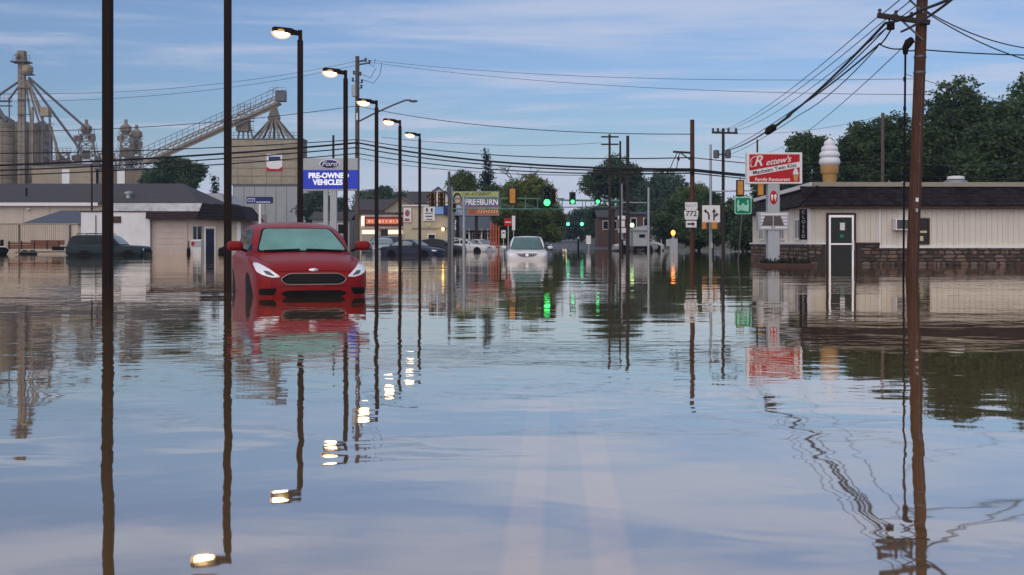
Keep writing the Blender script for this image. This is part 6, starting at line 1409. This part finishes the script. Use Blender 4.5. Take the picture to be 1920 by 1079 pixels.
mb = MB(); mb.rng(X(1142), X(1170), .14, .2, Z(381.5), Z(375)); mb.build('name_plate', M['green'], t)
mb = MB(); mb.tube([(X(1165), 0, Z(380)), (X(1212), 0, Z(380.5))], .06, 6); mb.build('side_arm', M['steel'], t)
for q in (1092, 1098, 1132): mb = MB(); mb.tube([(X(q), 0, Z(376)), (X(q), 0, Z(389))], .03, 6); mb.build('strut', M['arm_green'], t)
for (a, b, c, e) in ((1158, 1172, 405, 412), (1160, 1171, 414, 426), (1159, 1173, 428, 437)): mb = MB(); mb.rng(X(a), X(b), -.26, -.2, Z(e), Z(c)); mb.build('post_sign', M['signwhite'], t)
f = Fr(1333, 66.3); X, Z = f.x, f.z
t = thing('signal_pole', 'grey signal pole with arm above the lane arrow sign', 'signal arm', f.loc(), 0, 'signal arms and posts')
mb = MB(); mb.tube([(0, .1, -1), (0, .1, Z(271))], [.11, .07], 10); mb.build('post', M['steel'], t, True)
mb = MB(); mb.tube([(0, .1, Z(359)), (X(1432), .1, Z(357.5))], .045, 6); mb.build('arm', M['steel'], t)
mb = MB(); mb.rng(X(1331), X(1336), -.03, .06, Z(465), Z(455)); mb.build('tag', M['signwhite'], t)
for q, lb in ((1321.5, 'small amber pedestrian signal box, left one under the lane arrows'), (1341, 'larger amber pedestrian signal box, right one under the lane arrows')):
    f2 = Fr(q, 65.6); t = thing('pedestrian_signal', lb, 'pedestrian signal', f2.loc(f2.z(430)), 0, 'pedestrian signals'); w = (5 if q < 1330 else 7) / f2.p
    mb = MB(); mb.rng(-w, w, -.1, .15, 0, 13 / f2.p); mb.build('housing', M['amber'], t, bevel=.03); mb = MB(); mb.rng(w * .5, w * 1.25, -.16, .1, .04, 12 / f2.p); mb.build('visor', M['brown'], t)
f = Fr(820, 84.3); X, Z = f.x, f.z
t = thing('signal_gantry', 'slim grey arm carrying the amber signals beside the billboard', 'signal arm', f.loc(), 0, 'signal arms and posts')
mb = MB(); mb.tube([(X(800), 0, Z(380)), (X(858), 0, Z(381))], .05, 6); mb.build('arm', M['steel'], t)
mb = MB(); mb.tube([(X(847), 0, -1), (X(847), 0, Z(350))], .1, 8); mb.build('post', M['steel'], t, True)
# orange-lit pedestrian light on a pale cabinet
f = Fr(1262, 78); X, Z = f.x, f.z
t = thing('signal_cabinet', 'pale cabinet at the water edge topped by a lit orange signal', 'signal cabinet', f.loc())
mb = MB(); mb.rng(X(1256), X(1270), -.2, .2, -.5, Z(448)); mb.build('cabinet', M['signgrey'], t, bevel=.03)
mb = MB(); mb.rng(X(1260), X(1264), -.05, .05, Z(448), Z(442)); mb.build('stem', M['steel'], t)
mb = MB(); mb.rng(X(1256), X(1268), .0, .2, Z(444), Z(429)); mb.build('housing', M['black'], t, bevel=.03)
mb = MB(); mb.ell((X(1262), -.05, Z(437)), .16, .08, .2, 12, 8); mb.build('lens', glow('orange_signal_lit', (1.0, .30, .05), 3.2), t, True)
# grey box truck and lamp
f = Fr(1200, 104); X, Z = f.x, f.z
t = thing('box_truck', 'boxy grey truck parked between the dark pole and metal post', 'truck', f.loc(-.1), 0)
mb = MB(); mb.rng(X(1185), X(1215), -1, 4, .55, Z(431)); mb.build('body', M['signgrey'], t, bevel=.08)
mb = MB(); mb.rng(X(1196), X(1207), -1.06, -.98, Z(444), Z(438)); mb.build('rear_window', M['glass'], t)
mb = MB(); mb.prism([(X(1184), Z(431)), (X(1214), Z(431)), (X(1214), Z(421)), (X(1192), Z(424))], -1.2, 3); mb.build('roof_cap', M['steel'], t)
for s in (-1, 1): mb = MB(); mb.lathe([(.2, -.12), (.42, -.12), (.42, .12), (.2, .12)], 14, (s * .55, -.6, .42), ax='x'); mb.build('wheel', TYRE, t, True)
mb = MB(); mb.rng(X(1186), X(1214), -1.1, -.9, .35, .6); mb.build('bumper', M['black'], t)
t = thing('yard_lamp', 'small lit greenish lamp on a post beside the grey truck', 'lamp', Fr(1185, 100).loc()); f = Fr(1185, 100)
mb = MB(); mb.bar((0, 0, -.3), (0, 0, f.z(424)), .07); mb.build('post', M['steel_dark'], t); mb = MB(); mb.ell((0, -.05, f.z(422.5)), .2, .18, .2, 12, 8); mb.build('globe', glow('yard_lamp_lit', (.62, 1.0, .35), 2.2), t, True)
for px, y0, lb in ((1083.5, 447, 'dark bollard post at the far water edge'), (1166, 448, 'stout dark post at the foot of the pale mast arm')):
    f = Fr(px, 98); t = thing('bollard', lb, 'bollard', f.loc(), 0, 'bollards'); mb = MB(); mb.tube([(0, -.6, -.8), (0, -.6, f.z(y0))], .09, 8); mb.build('shaft', M['black'], t, True); mb = MB(); mb.ell((0, -.6, f.z(y0)), .12, .12, .14, 8, 6); mb.build('cap', M['steel'], t, True)
